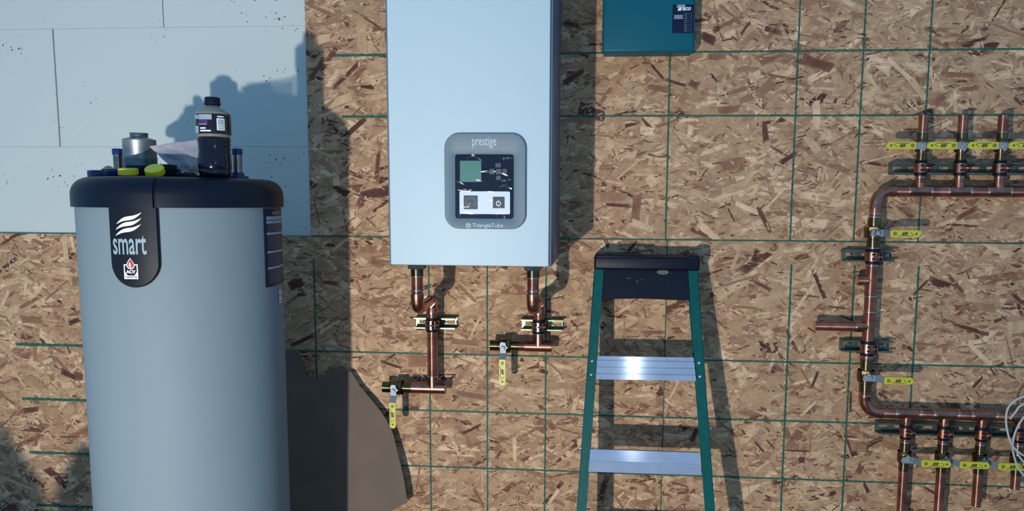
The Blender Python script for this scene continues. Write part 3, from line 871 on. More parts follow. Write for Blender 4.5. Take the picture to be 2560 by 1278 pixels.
for i in range(24):
    a, c_ = math.radians(225 - 11.25 * i), math.radians(225 - 11.25 * (i + 1))
    poly(bm, gm, [(.5 + r_ * math.cos(q), .47 + r_ * math.sin(q)) for r_, q in ((.36, a), (.36, c_), (.375, c_), (.375, a))])
poly(bm, gm, [(.47, .5), (.53, .45), (.27, .27)])
obj('gauge_marks', bm, silver_print, plate)
sw = obj('power_switch', prect(1232, 492.5, 1261, 520.5, fy - .0022, .001, .002), mat('switch_face', (.018, .02, .032), .4), plate, 'black power switch')
pm = planemap(1239, 500, 1253, 515, fy - .0028)
bm = B()
for i in range(22):
    a, c_ = math.radians(118 + 304 * i / 22), math.radians(118 + 304 * (i + 1) / 22)
    poly(bm, pm, [(.5 + r_ * math.cos(q), .43 + r_ * math.sin(q)) for r_, q in ((.46, a), (.46, c_), (.3, c_), (.3, a))])
poly(bm, pm, [(.43, .45), (.57, .45), (.57, 1), (.43, 1)])
obj('power_symbol', bm, white_ink, plate)
# crinkled protective film over the window
bm = B(); n = 120; g = []; rnd = random.Random(4)
cr_ = [(rnd.uniform(0, 1), rnd.uniform(0, 1), rnd.choice((1, 1, 0)) * rnd.gauss(1.57, .45) + rnd.gauss(0, .3), rnd.uniform(.0008, .0020), rnd.uniform(.014, .034)) for _ in range(30)]
for i in range(n + 1):
    row = []
    for j in range(n + 1):
        s, t_ = i / n, j / n; d_ = 0
        for a, c_, q, h, wd in cr_:
            dd = (s - a) * math.cos(q) + (t_ - c_) * math.sin(q); al = -(s - a) * math.sin(q) + (t_ - c_) * math.cos(q)
            d_ += h * math.exp(-(dd / wd) ** 2 - (al / .12) ** 2)
        row.append(bm.verts.new((wx0 + (wx1 - wx0) * s, fy - .004 - d_, wz0 + (wz1 - wz0) * t_)))
    g.append(row)
for i in range(n):
    for j in range(n): bm.faces.new((g[i][j], g[i + 1][j], g[i + 1][j + 1], g[i][j + 1]))
obj('protective_film', bm, film_m, boiler, 'crinkled clear protective film', angle=80)
pf = mat('panel_print', (.42, .52, .58), .5)
obj('panel_lettering', text_bm('prestige', planemap(1180, 342, 1241, 371, yb - .0124), .012), pf, bezel, 'prestige lettering')
obj('maker_lettering', text_bm('TriangleTube', planemap(1181, 559, 1258, 571, yb - .0124), .012), pf, bezel, 'TriangleTube lettering')
rm = planemap(1165, 558, 1177, 570, yb - .0124)
bm = B()
for i in range(20):
    a, c_ = 2 * math.pi * i / 20, 2 * math.pi * (i + 1) / 20
    poly(bm, rm, [(.5 + r_ * math.cos(q), .5 + r_ * math.sin(q)) for r_, q in ((.5, a), (.5, c_), (.3, c_), (.3, a))])
poly(bm, rm, [(.5, .3), (.7, .7), (.3, .7)])
obj('maker_mark', bm, pf, bezel)

# ------------------------------------------------------------------ pipe parts
PY = -.062
def run(parent, pts, r, name='pipe_run', m=None, label=None):
    bm = B(); tube(bm, pts, r, 24); d_ = V(pts[-1]) - V(pts[0])
    return obj(name, bm, m or (copper_z if abs(d_.z) > .9 * d_.length else copper_x if abs(d_.x) > .9 * d_.length else copper), parent, label)
def collar(parent, p, d, r, L, name='solder_ring', m=None):
    bm = B(); lathe(bm, V(p) - V(d) * L / 2, d, [(0, r * .96), (L * .2, r), (L * .8, r), (L, r * .96)], 24)
    return obj(name, bm, m or (solder_z if abs(d[2]) > .9 else solder_x), parent)
def elbow(parent, c, d_in, d_out, R, r, cup=.022):
    """90 degree elbow around corner c: comes along d_in, leaves along d_out"""
    d_in, d_out = V(d_in), V(d_out)
    s = c - d_in * R; e = c + d_out * R; cen = c - d_in * R + d_out * R
    pts = [s - d_in * cup, s - d_in * .004] + [cen + (-d_out * math.cos(a) + d_in * math.sin(a)) * R for a in [math.pi / 2 * i / 10 for i in range(11)]] + [e + d_out * .004, e + d_out * cup]
    rs = [r * 1.07] + [r * 1.07] + [r] * 11 + [r * 1.07] * 2
    bm = B(); tube(bm, pts, rs, 24)
    return obj('pipe_elbow', bm, copper_fit, parent)
def open_end(parent, p, d, r, L=.02):
    bm = B(); lathe(bm, p, d, [(0, r), (0.0, r * .86), (-L, r * .86)], 24, False); bm.faces.new(bm.verts[-24:]) if False else None
    return obj('pipe_mouth', bm, mat('pipe_inside', (.25, .12, .09), .4, 1), parent)

def grip_print(bm, P, hd, up, g0, g1, wd, y):
    """lettering on the yellow grip, read along hd"""
    L = g1 - g0
    def mp_(s, t, s0, s1, t0, t1):
        a = g0 + L * (s0 + (s1 - s0) * s); q = wd * (t0 + (t1 - t0) * t - .5)
        return V((P.x, y, P.z)) + hd * a + up * q
    return mp_

def valve(parent, c, ax_d, L, rh, rb, hd, g0, g1, hy=-.12, wd=.0225, flip=True, sleeve=True, bend=.023, shift=0.0, p0=-.019, p1=.017):
    """soldered ball valve: body along ax_d, lever at the front pointing along hd"""
    c = V(c); d = V(ax_d); hd = V(hd); h = L / 2; py_ = hy + bend
    bm = B()
    lathe(bm, c, d, [(-h, rh * .9), (-h, rh), (-h * .48, rh), (-h * .46, rh * .86), (-h * .38, rh * .86), (-h * .36, rb * .95), (-h * .2, rb), (h * .18, rb), (h * .34, rb * .9), (h * .36, rh * .86), (h * .46, rh * .86), (h * .48, rh), (h, rh), (h, rh * .9)], 28)
    t2 = bmesh.new(); lathe(t2, c + d * (h * .27), d, [(-.006, rb * 1.03), (.006, rb * 1.03)], 8); merge(bm, t2)
    lathe(bm, c, (0, -1, 0), [(0, rb * .55), (rb * 1.15, rb * .5), (rb * 1.15, rb * .36), (max(-py_ + c.y - .002, rb * 1.2), rb * .36)], 16)
    body = obj('ball_valve', bm, brass_z if abs(d.z) > .9 else brass_x, parent, 'dull brass ball valve')
    g0 -= shift; g1 -= shift; p1 -= shift
    P = V((c.x, hy, c.z)) + hd * shift
    up = V((0, -1, 0)).cross(hd).normalized()
    def q(a, b_): return P + hd * a + up * b_
    w2 = wd * .46
    py = hy + bend
    P2 = V((c.x, py, c.z)) + hd * shift
    def q(a, b_): return P2 + hd * a + up * b_
    bm = B()
    outl = [q(p0 - .002, -w2 * .6), q(p0 + .004, -w2), q(p1, -w2), q(p1, w2), q(.004, w2), q(-.002, w2 * 1.75), q(-.008, w2 * 1.05), q(p0, w2 * .7)]
    prism(bm, outl, (0, .003, 0))
    lathe(bm, P2, (0, -1, 0), [(-.001, .0085), (.005, .0085), (.006, .007)], 6)
    lathe(bm, P2, (0, -1, 0), [(.005, .0042), (.009, .0042)], 12)
    obj('lever_plate', bm, steel, body, 'grey steel lever plate with nut')
    if sleeve:
        e0, e1 = q(p1 - .001, 0), P + hd * (g0 + .006)
        bm = B(); prism(bm, [e0 - up * w2, e1 - up * w2, e1 + up * w2, e0 + up * w2], (0, .0032, 0))
        obj('lever_sleeve', bm, steel_dark, body, 'darker bent neck of the lever')
    def q(a, b_): return P + hd * a + up * b_
    if not sleeve:
        e0, e1 = P2 + hd * (p1 - .001), P + hd * (g0 + .004)
        bm = B(); prism(bm, [e0 - up * w2, e1 - up * w2, e1 + up * w2, e0 + up * w2], (0, .0032, 0)); obj('lever_neck', bm, steel_dark, body)
    w3 = wd / 2
    pts = [q(g0, -w3), q(g1 - w3, -w3)] + [q(g1 - w3 + w3 * math.sin(a), -w3 * math.cos(a)) for a in [math.pi * i / 12 for i in range(1, 12)]] + [q(g1 - w3, w3), q(g0, w3)]
    t2 = bmesh.new(); prism(t2, [p_ + V((0, -.0035, 0)) for p_ in pts], (0, .008, 0))
    bmesh.ops.dissolve_limit(t2, angle_limit=.02, verts=t2.verts[:], edges=t2.edges[:])
    bmesh.ops.bevel(t2, geom=[e for e in t2.edges if len(e.link_faces) == 2 and e.calc_face_angle(0) > 1.0], offset=.0016, segments=2, affect='EDGES')
    bm = B(); merge(bm, t2)
    obj('lever_grip', bm, yellow, body, 'yellow plastic grip')
    yy = hy - .0039
    Lg = g1 - g0
    sx = 1.0
    def txt(s0, s1, t0, t1):
        # s along the grip from the plate, t across; the print reads from the tip towards the plate when flip
        def f_(a, b2):
            if flip: a, b2 = 1 - a, 1 - b2
            p_ = q(g0 + Lg * (s0 + (s1 - s0) * a), wd * ((t0 + (t1 - t0) * b2) - .5)); p_.y = yy; return p_
        return f_
    bm = text_bm('ANV', txt(.35, .58, .26, .76), .06, .25)
    f_ = txt(.80, .89, .30, .70)
    for i in range(4):
        m_ = [(.5, 1), (1, .5), (.5, 0), (0, .5)]; a_, b_ = m_[i], m_[(i + 1) % 4]
        poly(bm, f_, [a_, b_, (.5 + (b_[0] - .5) * .35, .5 + (b_[1] - .5) * .35), (.5 + (a_[0] - .5) * .35, .5 + (a_[1] - .5) * .35)])
    for r_ in ((.09, .115, .25, .75), (.135, .16, .25, .75), (.18, .2, .3, .7), (.71, .76, .3, .42), (.66, .70, .55, .68)):
        quad(bm, txt(*r_))
    quad(bm, txt(.24, .70, .74 if not flip else .18, .80 if not flip else .24))
    obj('grip_print', bm, ink, body, 'small dark print on the grip')
    return body

def strut(label, x0, x1, z, m, h=.0385, d=.041, cat='strut'):
    t = thing('strut_channel', label, cat, ((x0 + x1) / 2, 0, z))
    bm = B(); th = .0026
    box(bm, x0, x1, -.0025 - th, -.0025, z + .0065, z + h / 2); box(bm, x0, x1, -.0025 - th, -.0025, z - h / 2, z - .0065)
    x = x0; k = 0
    while x < x1:
        e = min(x + (.012 if k == 0 else .020), x1)
        box(bm, x, e, -.0025 - th, -.0025, z - .0065, z + .0065); x = e + .0285; k = 1
    box(bm, x1 - .003, x1, -.0025 - th, -.0025, z - .0065, z + .0065)
    obj('channel_back', bm, m, t)
    for s in (1, -1):
        bm = B(); za, zb_ = sorted((z + s * h / 2, z + s * (h / 2 - th)))
        box(bm, x0, x1, -d, -.0025, za, zb_)
        obj('channel_flange', bm, m, t)
        bm = B(); za, zb_ = sorted((z + s * h / 2, z + s * (h / 2 - .0058)))
        box(bm, x0, x1, -d - th, -d + .0002, za, zb_, .0008, 1)
        zc_, zd_ = sorted((z + s * (h / 2 - .0058), z + s * (h / 2 - .0058 + th)))
        box(bm, x0, x1, -d, -d + .007, min(zc_, zd_), max(zc_, zd_))
        obj('channel_lip', bm, m, t)
    for sx_ in (.3, .72):
        bm = B(); xx = x0 + (x1 - x0) * sx_
        if x1 - x0 < .3:
            lathe(bm, (xx if sx_ > .5 else x0 + .03, -.0051, z), (0, -1, 0), [(0, .0055), (.003, .005), (.0042, .002)], 6)
            obj('channel_screw', bm, m, t)
    return t

def clamp(label, x, z, r, group=None, face=.35):
    t = thing('pipe_clamp', label, 'clamp', (x, PY, z), group)
    bm = B(); lathe(bm, (x, PY, z), (0, 0, 1), [(-.0235, r + .0012), (-.0235, r + .003), (-.0165, r + .0042), (.0165, r + .0042), (.0235, r + .003), (.0235, r + .0012)], 28)
    obj('rubber_cushion', bm, rubber, t, 'black rubber cushion')
    # two copper plated half bands with a gap in front
    for a0_, a1_ in ((face + .16, math.pi + face - .10), (face - math.pi + .10, face - .16)):
        bm = B(); rows = []
        for i in range(15):
            a = a0_ + (a1_ - a0_) * i / 14; s_ = V((math.sin(a), -math.cos(a), 0))
            rows.append([bm.verts.new(V((x, PY, z + q)) + s_ * rr) for rr, q in ((r + .004, -.0145), (r + .0068, -.0145), (r + .0068, .0145), (r + .004, .0145))])
        for A_, B_ in zip(rows, rows[1:]):
            for k_ in range(4): bm.faces.new((A_[k_], A_[(k_ + 1) % 4], B_[(k_ + 1) % 4], B_[k_]))
        bm.faces.new(rows[0][::-1]); bm.faces.new(rows[-1])
        obj('clamp_band', bm, copper_fit, t, 'copper plated band')
    s_ = V((math.sin(face), -math.cos(face), 0)); p_ = V((math.cos(face), math.sin(face), 0))
    c0_ = V((x, PY, z)) + s_ * (r + .004)
    bm = B()
    for sg in (1, -1):
        a = c0_ + p_ * sg * .0042
        prism(bm, [a + V((0, 0, -.0145)), a + V((0, 0, .0145)), a + s_ * .010 + V((0, 0, .0125)), a + s_ * .010 + V((0, 0, -.0125))], p_ * sg * .0024)
    obj('clamp_ear', bm, copper_fit, t)
    for q in (.0072, -.0068):
        for a_ in (face - .75, face + .62):
            bm = B(); e_ = V((math.sin(a_), -math.cos(a_), 0)); tt = V((math.cos(a_), math.sin(a_), 0)); b_ = V((x, PY, z + q)) + e_ * (r + .0066)
            prism(bm, [b_ - tt * .0055 + V((0, 0, -.0026)), b_ + tt * .0055 + V((0, 0, -.0026)), b_ + tt * .0055 + V((0, 0, .0026)), b_ - tt * .0055 + V((0, 0, .0026))], e_ * .0009)
            obj('band_slot', bm, rubber, t)
    bm = B(); b_ = c0_ + s_ * .0055
    tube(bm, [b_ - p_ * .012, b_ + p_ * .013], .0022, 10)
    lathe(bm, b_ + p_ * .0068, p_, [(0, .0045), (.004, .0045)], 6)
    obj('clamp_bolt', bm, bolt_m, t, 'small steel bolt')
    return t

R114, R1 = .0175, .0143
# ------------------------------------------------------------------ pipes under the boiler
def drop(label, xb, xw, ze, zt_end, z_tee, x_left, x_right, valve_u, vlabel):
    """boiler connection at depth .28, swung back to the wall, down to a tee with a ball valve"""
    y0 = -.28
    t = thing('copper_pipe', label, 'pipe', (xw, PY, z_tee))
    return t, y0
def boiler_pipe(label, xb, xw, ze, ztee, xr, xt_l, xv0, xv1, hub_u, gv0, gv1, hub_v):
    y0 = -.28
    t = thing('copper_pipe', label, 'pipe', (xw, PY, ztee))
    bm = B(); lathe(bm, (xb, y0, bz0 - .020), (0, 0, 1), [(0, .026), (.003, .0295), (.017, .0295), (.0195, .028)], 6)
    obj('union_nut', bm, gasket, t, 'dark grey hexagonal union nut')
    bm = B(); lathe(bm, (xb, y0, bz0 - .042), (0, 0, 1), [(0, .0192), (.022, .0192)], 24)
    obj('brass_adapter', bm, brass_z, t)
    collar(t, (xb, y0, bz0 - .043), V((0, 0, 1)), .0197, .005)
    run(t, [(xb, y0, bz0 - .04), (xb, y0, ze + .05)], R114)
    c1, c2 = V((xb, y0, ze)), V((xw, PY, ze))
    back = (c2 - c1).normalized()
    collar(t, (xb, y0, ze + .058), V((0, 0, 1)), .0198, .006)
    elbow(t, c1, V((0, 0, -1)), back, .026, .0188)
    run(t, [c1 + back * .03, c2 - back * .03], R114)
    elbow(t, c2, back, V((0, 0, -1)), .026, .0188)
    run(t, [(xw, PY, ze - .03), (xw, PY, ztee)], R114)
    bm = B()
    tube(bm, [(xt_l, PY, ztee), (xr, PY, ztee)], .0188, 24)
    tube(bm, [(xw, PY, ztee), (xw, PY, ztee + .042)], .0188, 24)
    obj('pipe_tee', bm, copper_fit, t)
    collar(t, (xw, PY, ztee + .043), V((0, 0, 1)), .0195, .005)
    open_end(t, V((xr + .0002, PY, ztee)), (1, 0, 0), .0188)
    run(t, [(xv1 - .002, PY, ztee), (xt_l + .01, PY, ztee)], R114)
    hx = at(hub_u, hub_v, -.125)
    xc = (xv0 + xv1) / 2
    g0 = hx.z - at(hub_u, gv0, -.125).z; g1 = hx.z - at(hub_u, gv1, -.125).z
    # stem sits a little off the body centre, where the photo shows it
    valve(t, V((xc, PY, ztee)), (1, 0, 0), xv1 - xv0, .0185, .0255, (0, 0, -1), g0, g1, hy=-.120, wd=.0215, bend=.010)
    return t
zt = at(1080, 971, PY).z
boiler_pipe('left copper pipe under boiler running down to low tee and valve', -.783, -.788, 1.012, zt, at(1113.5, 971, PY).x, at(1030, 970, PY).x, at(958, 970, PY).x, at(1028, 970, PY).x, 987, 1003, 1068, 976)
zt2 = at(1345, 866, PY).z
boiler_pipe('right copper pipe under boiler with short drop to tee and valve', -.4265, -.4255, 1.016, zt2, at(1379.5, 866, PY).x, at(1313, 866, PY).x, at(1226, 866, PY).x, at(1298, 866, PY).x, 1259, 897, 963, 871)
zs = at(1085, 809, -.041).z
strut('short bright strut channel behind the left boiler pipe', at(1034, 809, -.041).x, at(1138, 809, -.041).x, zs, zinc)
clamp('copper clamp gripping the left boiler pipe above its low tee', -.788, zs, R114)
zs2 = at(1350, 813.5, -.041).z
strut('short bright strut channel behind the right boiler pipe', at(1302, 813, -.041).x, at(1408, 813, -.041).x, zs2, zinc)
clamp('copper clamp gripping the right boiler pipe just above its tee', -.4255, zs2, R114)

# ------------------------------------------------------------------ manifold on the right
xr_ = at(2178, 700, PY).x
zu, zl = at(2300, 478, PY).z, at(2344, 1036, PY).z
XE = 1.42
mf = thing('copper_manifold', 'large copper manifold with upper and lower branches beside the ladder', 'manifold', (xr_, PY, zl))
el_R = .045
elbow(mf, V((xr_, PY, zu)), V((0, 0, 1)), V((1, 0, 0)), el_R, .0182, .012)
elbow(mf, V((xr_, PY, zl)), V((0, 0, -1)), V((1, 0, 0)), el_R, .0182, .012)
run(mf, [(xr_ + .05, PY, zu), (XE, PY, zu)], R114)
run(mf, [(xr_ + .05, PY, zl), (XE, PY, zl)], R114)
run(mf, [(xr_, PY, zl + .05), (xr_, PY, zu - .05)], R114)
zv = lambda u, v: at(u, v, PY).z
zv1 = zv(2186, 582); zv2 = zv(2168, 940)
hy = -.12
def rx(u, v, x): return at(u, v, hy).x - x
valve(mf, (xr_, PY, zv1), (0, 0, 1), zv(2186, 545) - zv(2186, 618), .0205, .030, (1, 0, 0), rx(2226, 582, xr_), rx(2302, 582, xr_), hy=hy, flip=True)
valve(mf, (xr_, PY, zv2), (0, 0, 1), zv(2168, 896) - zv(2168, 974), .0195, .027, (1, 0, 0), rx(2211, 946, xr_), rx(2284, 946, xr_), hy=hy, flip=True)
for v in (534, 543, 620, 664, 741, 780, 893, 977, 988):
    collar(mf, (xr_, PY, zv(2178, v)), V((0, 0, 1)), .0187, .0045)
# tee bodies on the riser
for v0_, v1_ in ((668, 738), (784, 842)):
    bm = B(); tube(bm, [(xr_, PY, zv(2178, v1_)), (xr_, PY, zv(2178, v0_))], .0186, 24)
    obj('tee_body', bm, copper_z, mf)
zs_ = at(2150, 700.5, PY).z; xa = at(2142.5, 700, PY).x
run(mf, [(xa, PY, zs_), (xr_, PY, zs_)], .0172, 'pipe_stub'); open_end(mf, V((xa - .0002, PY, zs_)), (-1, 0, 0), .0172)
zs_ = at(2090, 815.5, PY).z; xa = at(2037, 815, PY).x
run(mf, [(xa, PY, zs_), (xr_, PY, zs_)], .0160, 'pipe_stub'); open_end(mf, V((xa - .0002, PY, zs_)), (-1, 0, 0), .0160)
collar(mf, (at(2139, 815, PY).x, PY, zs_), V((1, 0, 0)), .0172, .006)
bm = B(); tube(bm, [(at(2139, 815, PY).x, PY, zs_), (xr_, PY, zs_)], .0174, 24); obj('tee_branch', bm, copper_fit, mf)
ub = [0.7747, 0.8935, 1.0125, 1.1315]
zc_u = at(2300, 423.5, PY).z
for i, x in enumerate(ub):
    zt_ = at(2300 + 102 * i, 288.5, PY).z
    run(mf, [(x, PY, zu), (x, PY, zt_)], R1, 'branch_pipe')
    open_end(mf, V((x, PY, zt_ + .0002)), (0, 0, 1), R1)
    zc_ = at(2302 + 98 * i, 367.5, PY).z
    valve(mf, (x, PY, zc_), (0, 0, 1), at(2300, 333, PY).z - at(2300, 404, PY).z, .0158, .021, (-1, 0, 0), x - at(2291 + 102.5 * i, 366, hy).x, x - at(2215 + 102 * i, 366, hy).x, hy=hy, wd=.0225, sleeve=False, bend=.006, shift=.018, p0=-.013, p1=x - at(2293 + 102.5 * i, 366, hy).x)
    for dz in (at(2300, 332, PY).z, at(2300, 443.5, PY).z):
        collar(mf, (x, PY, dz), V((0, 0, 1)), .0155, .004)
    bm = B(); tube(bm, [(x - .03, PY, zu), (x + .03, PY, zu)], .0183, 24); tube(bm, [(x, PY, zu), (x, PY, zu + .026)], .0157, 20)
    obj('branch_tee', bm, copper_fit, mf)
    for s_ in (-.033, .033): collar(mf, (x + s_, PY, zu), V((1, 0, 0)), .0181, .008)
lbx = [0.779, 0.8975, 1.015, 1.132]
ends = [None, None, at(2441, 1265, PY).z, at(2540, 1222, PY).z]
for i, x in enumerate(lbx):
    ze = ends[i] if ends[i] else .10
    run(mf, [(x, PY, zl), (x, PY, ze)], R1, 'branch_pipe')
    open_end(mf, V((x, PY, ze - .0002)), (0, 0, -1), R1)
    vv = 1140 + 3.5 * i
    zc_ = at(2259 + 94 * i, vv + 2, PY).z
    valve(mf, (x, PY, zc_), (0, 0, 1), at(2260, 1104, PY).z - at(2260, 1173, PY).z, .0158, .0215, (1, 0, 0), at(2304 + 96.5 * i, 1152, hy).x - x, at(2378 + 96.5 * i, 1152, hy).x - x, hy=hy, flip=True, p0=-.021, p1=.014)
    for dz in (at(2262, 1105, PY).z, at(2262, 1175, PY).z):
        collar(mf, (x, PY, dz - .003 * i * 0), V((0, 0, 1)), .0155, .004)
    bm = B(); tube(bm, [(x - .03, PY, zl), (x + .03, PY, zl)], .0183, 24); tube(bm, [(x, PY, zl), (x, PY, zl - .026)], .0157, 20)
    obj('branch_tee', bm, copper_fit, mf)
    for s_ in (-.036, .040): collar(mf, (x + s_, PY, zl), V((1, 0, 0)), .0181, .008)

yl = -.041
def sx(u, v): return at(u, v, yl).x
zA = at(2300, 421, yl).z
strut('long strut channel behind the upper manifold branches', sx(2232, 421), XE, zA, zinc2)
zBm = at(2330, 1076, yl).z
strut('long strut channel behind the lower manifold branches', sx(2197, 1076), XE, zBm, zinc2)
zC = at(2176, 640, yl).z
strut('short strut channel high on the manifold riser', sx(2113, 640), sx(2238, 640), zC, zinc2)
zD = at(2170, 867, yl).z
strut('short strut channel low on the manifold riser', sx(2107, 867), sx(2232, 867), zD, zinc2)
clamp('copper clamp high on the manifold riser below its upper valve', xr_, zC, R114, face=.55)
clamp('copper clamp low on the manifold riser above its lower valve', xr_, zD, R114, face=.55)
nm = ('leftmost', 'second', 'third', 'fourth')
for i in range(4):
    clamp(('leftmost copper clamp on the upper manifold strut', 'second copper clamp from the left on the upper manifold strut', 'third copper clamp from the left on the upper manifold strut', 'fourth copper clamp on the upper manifold strut at the right edge')[i], ub[i], zA, R1, 'clamps on the upper manifold strut', face=.6)
for i in range(4):
    clamp(('leftmost copper clamp on the lower manifold strut', 'second copper clamp from the left on the lower manifold strut', 'third copper clamp from the left on the lower manifold strut', 'fourth copper clamp on the lower manifold strut behind white cable')[i], lbx[i], zBm, R1, 'clamps on the lower manifold strut', face=.6)

# white cable hanging in loops
cab = B()
yc = -.165
def smooth(pts, n=8):
    o_ = []
    for i in range(len(pts) - 1):
        p0, p1, p2, p3 = pts[max(i - 1, 0)], pts[i], pts[i + 1], pts[min(i + 2, len(pts) - 1)]
        for k_ in range(n):
            t_ = k_ / n
            o_.append(.5 * ((2 * p1) + (p2 - p0) * t_ + (2 * p0 - 5 * p1 + 4 * p2 - p3) * t_ ** 2 + (3 * p1 - p0 - 3 * p2 + p3) * t_ ** 3))
    o_.append(pts[-1]); return o_
px = [(2700, 960), (2630, 975), (2575, 987), (2560, 992), (2537, 1002), (2519.5, 1022), (2515, 1051), (2519.5, 1083), (2531, 1115), (2560, 1140), (2600, 1160), (2660, 1150), (2690, 1080), (2660, 1010), (2600, 1000), (2560, 1043), (2542, 1072), (2533, 1101), (2533, 1130), (2542, 1162), (2560, 1189), (2600, 1220), (2680, 1200), (2700, 1100), (2650, 990), (2560, 1011), (2539, 1030), (2525, 1048)]
pts = [at(u, v, yc - .006 * math.sin(i * .9)) for i, (u, v) in enumerate(px)]
tube(cab, smooth(pts), .0031, 10)
px = [(2539, 1125), (2550, 1144), (2562, 1158), (2600, 1190)]
tube(cab, smooth([at(u, v, yc + .012) for u, v in px]), .0031, 10)
o = obj('cable_coil', cab, cable_m); o['label'] = 'thin white cable hanging in loose loops at lower right edge'; o['category'] = 'cable'

# ------------------------------------------------------------------ zone control box
gy_ = -.085
A = at(1505, 131.5, gy_); C = at(1737, 60, gy_)
gx0, gx1, gz0 = A.x, C.x, A.z
gbx = thing('control_box', 'green metal zone control box with navy label above the ladder', 'control box', ((gx0 + gx1) / 2, 0, gz0))
bm = B(); box(bm, gx0 + .004, gx1 + .002, -.07, -.003, gz0 + .002, 2.12, .002)
obj('box_back', bm, green_box, gbx)
bm = B(); box(bm, gx0, gx1, gy_, -.045, gz0, 2.125, .009, 3)
cov = obj('box_cover', bm, green_box, gbx)
for u in (1510, 1731):
    bm = B(); q = at(u, 128, gy_ + .02); lathe(bm, (q.x, -.03, gz0 + .001), (0, 0, -1), [(0, .004), (.003, .0035)], 8); obj('cover_screw', bm, bolt_m, gbx)
obj('box_label', prect(1680, 11, 1735, 83, gy_ - .0008, .002, .0007), navy, gbx, 'navy label')
lb_ = gbx.children[-1]
f = planemap(1706, 17.5, 1727.5, 26.5, gy_ - .0016)
bm = text_bm('aco', f, .03, .25)
g_ = planemap(1691, 11.5, 1713, 27, gy_ - .0016)
poly(bm, g_, [(.12, 0), (.52, 0), (.68, .55), (.28, .55)])
obj('label_lettering', bm, white_ink, gbx, 'white Taco lettering')
g2_ = planemap(1691, 11.5, 1713, 27, gy_ - .0012)
bm = B(); poly(bm, g2_, [(.0, .50), (1, .50), (1.05, .62), (1.0, 1), (.12, 1)])
obj('label_bar', bm, silver_print, gbx)
bm = B(); fp = planemap(1680, 11, 1735, 83, gy_ - .0013)
for r_ in range(4): quad(bm, fp, .08, .5 - .015 * (r_ % 2), .50 + r_ * .037, .527 + r_ * .037)
obj('label_text_block', bm, silver_print, gbx)
bm = B()
for r_ in range(9):
    for c0_, c1_ in ((.56, .72), (.76, .80), (.86, .92)):
        quad(bm, fp, c0_, c1_ - random.uniform(0, .03), .06 + r_ * .075, .09 + r_ * .075)
o = obj('label_table', bm, grey_print, gbx); o['kind'] = 'stuff'

# ------------------------------------------------------------------ step ladder, folded and leaning
LS = .2187
def lad(u, v, off=0.0):
    y = -.2
    for _ in range(25):
        q = at(u, v, y); y = -(.100 + (1.1757 - q.z) * LS) + off
    return at(u, v, y)
ladder = thing('step_ladder', 'green folded step ladder with aluminium treads leaning on the wall', 'ladder', (-.075, -.36, 0))
down = V((0, -LS, -1)).normalized(); nrm = V((0, -1, LS)).normalized()
def bar(bm, a, b_, wv, dv):
    """bar from a to b with cross-section vectors wv, dv"""
    a, b_, wv, dv = V(a), V(b_), V(wv), V(dv)
    c_ = [a, a + wv, a + wv + dv, a + dv]
    prism(bm, c_, b_ - a)
def extend(a, b_, z): # continue the line a->b down to height z
    d_ = b_ - a; return a + d_ * ((z - a.z) / d_.z)
for side, (uo0, uo1), ui in (('l', (1486, 1441.5), 1), ('r', (1744, 1787.5), -1)):
    a, b_ = lad(uo0, 668), lad(uo1, 1278)
    a = extend(a, b_, a.z + .02); b_ = extend(a, b_, .012)
    wv = V((.0305 * ui, 0, 0)); wb = V((.0028 * ui, 0, 0))
    bm = B()
    bar(bm, a, b_, wv, -nrm * .003); bar(bm, a, b_, wb, -nrm * .032); bar(bm, a - nrm * .029, b_ - nrm * .029, wv * .85, -nrm * .003)
    rail = obj('front_rail', bm, fiberglass, ladder, 'green fibreglass rail')
    bm = B(); bar(bm, b_ + V((-.002 * ui, 0, .05)), V((b_.x - .002 * ui, b_.y - .012, 0)), wv * 1.15, -nrm * .036); obj('ladder_foot', bm, black, ladder)
    # rear rail folded in behind
    a2, b2 = a - nrm * .036 + V((.006 * ui, 0, -.02)), b_ - nrm * .05 + V((-.004 * ui, 0, 0))
    bm = B(); bar(bm, a2, b2, wv * .8, -nrm * .003); bar(bm, a2, b2, wb, -nrm * .024)
    obj('rear_rail', bm, fiberglass, ladder)
    for v_, du in ((903, 0), (937, 0)):
        uu = (1480.5 if ui > 0 else 1748) + (-1.5 if ui > 0 else 1.5) * (v_ - 903) / 34 * 1.5
        c_ = lad(uu, v_ + (0 if ui > 0 else 5), -.001)
        bm = B(); lathe(bm, c_, nrm, [(-.001, .0058), (.0015, .0052), (.0032, .003), (.0036, .0005)], 12)
        obj('rail_rivet', bm, bolt_m, ladder)
    for uu, v_ in (((1453.5, 1064), (1450.5, 1121)) if ui > 0 else ((1776.5, 1072), (1779, 1135))):
        c_ = lad(uu, v_, .012); bm = B(); lathe(bm, c_, (-ui, 0, 0), [(-.004, .006), (.002, .005), (.004, .001)], 10)
        obj('rail_rivet', bm, bolt_m, ladder)
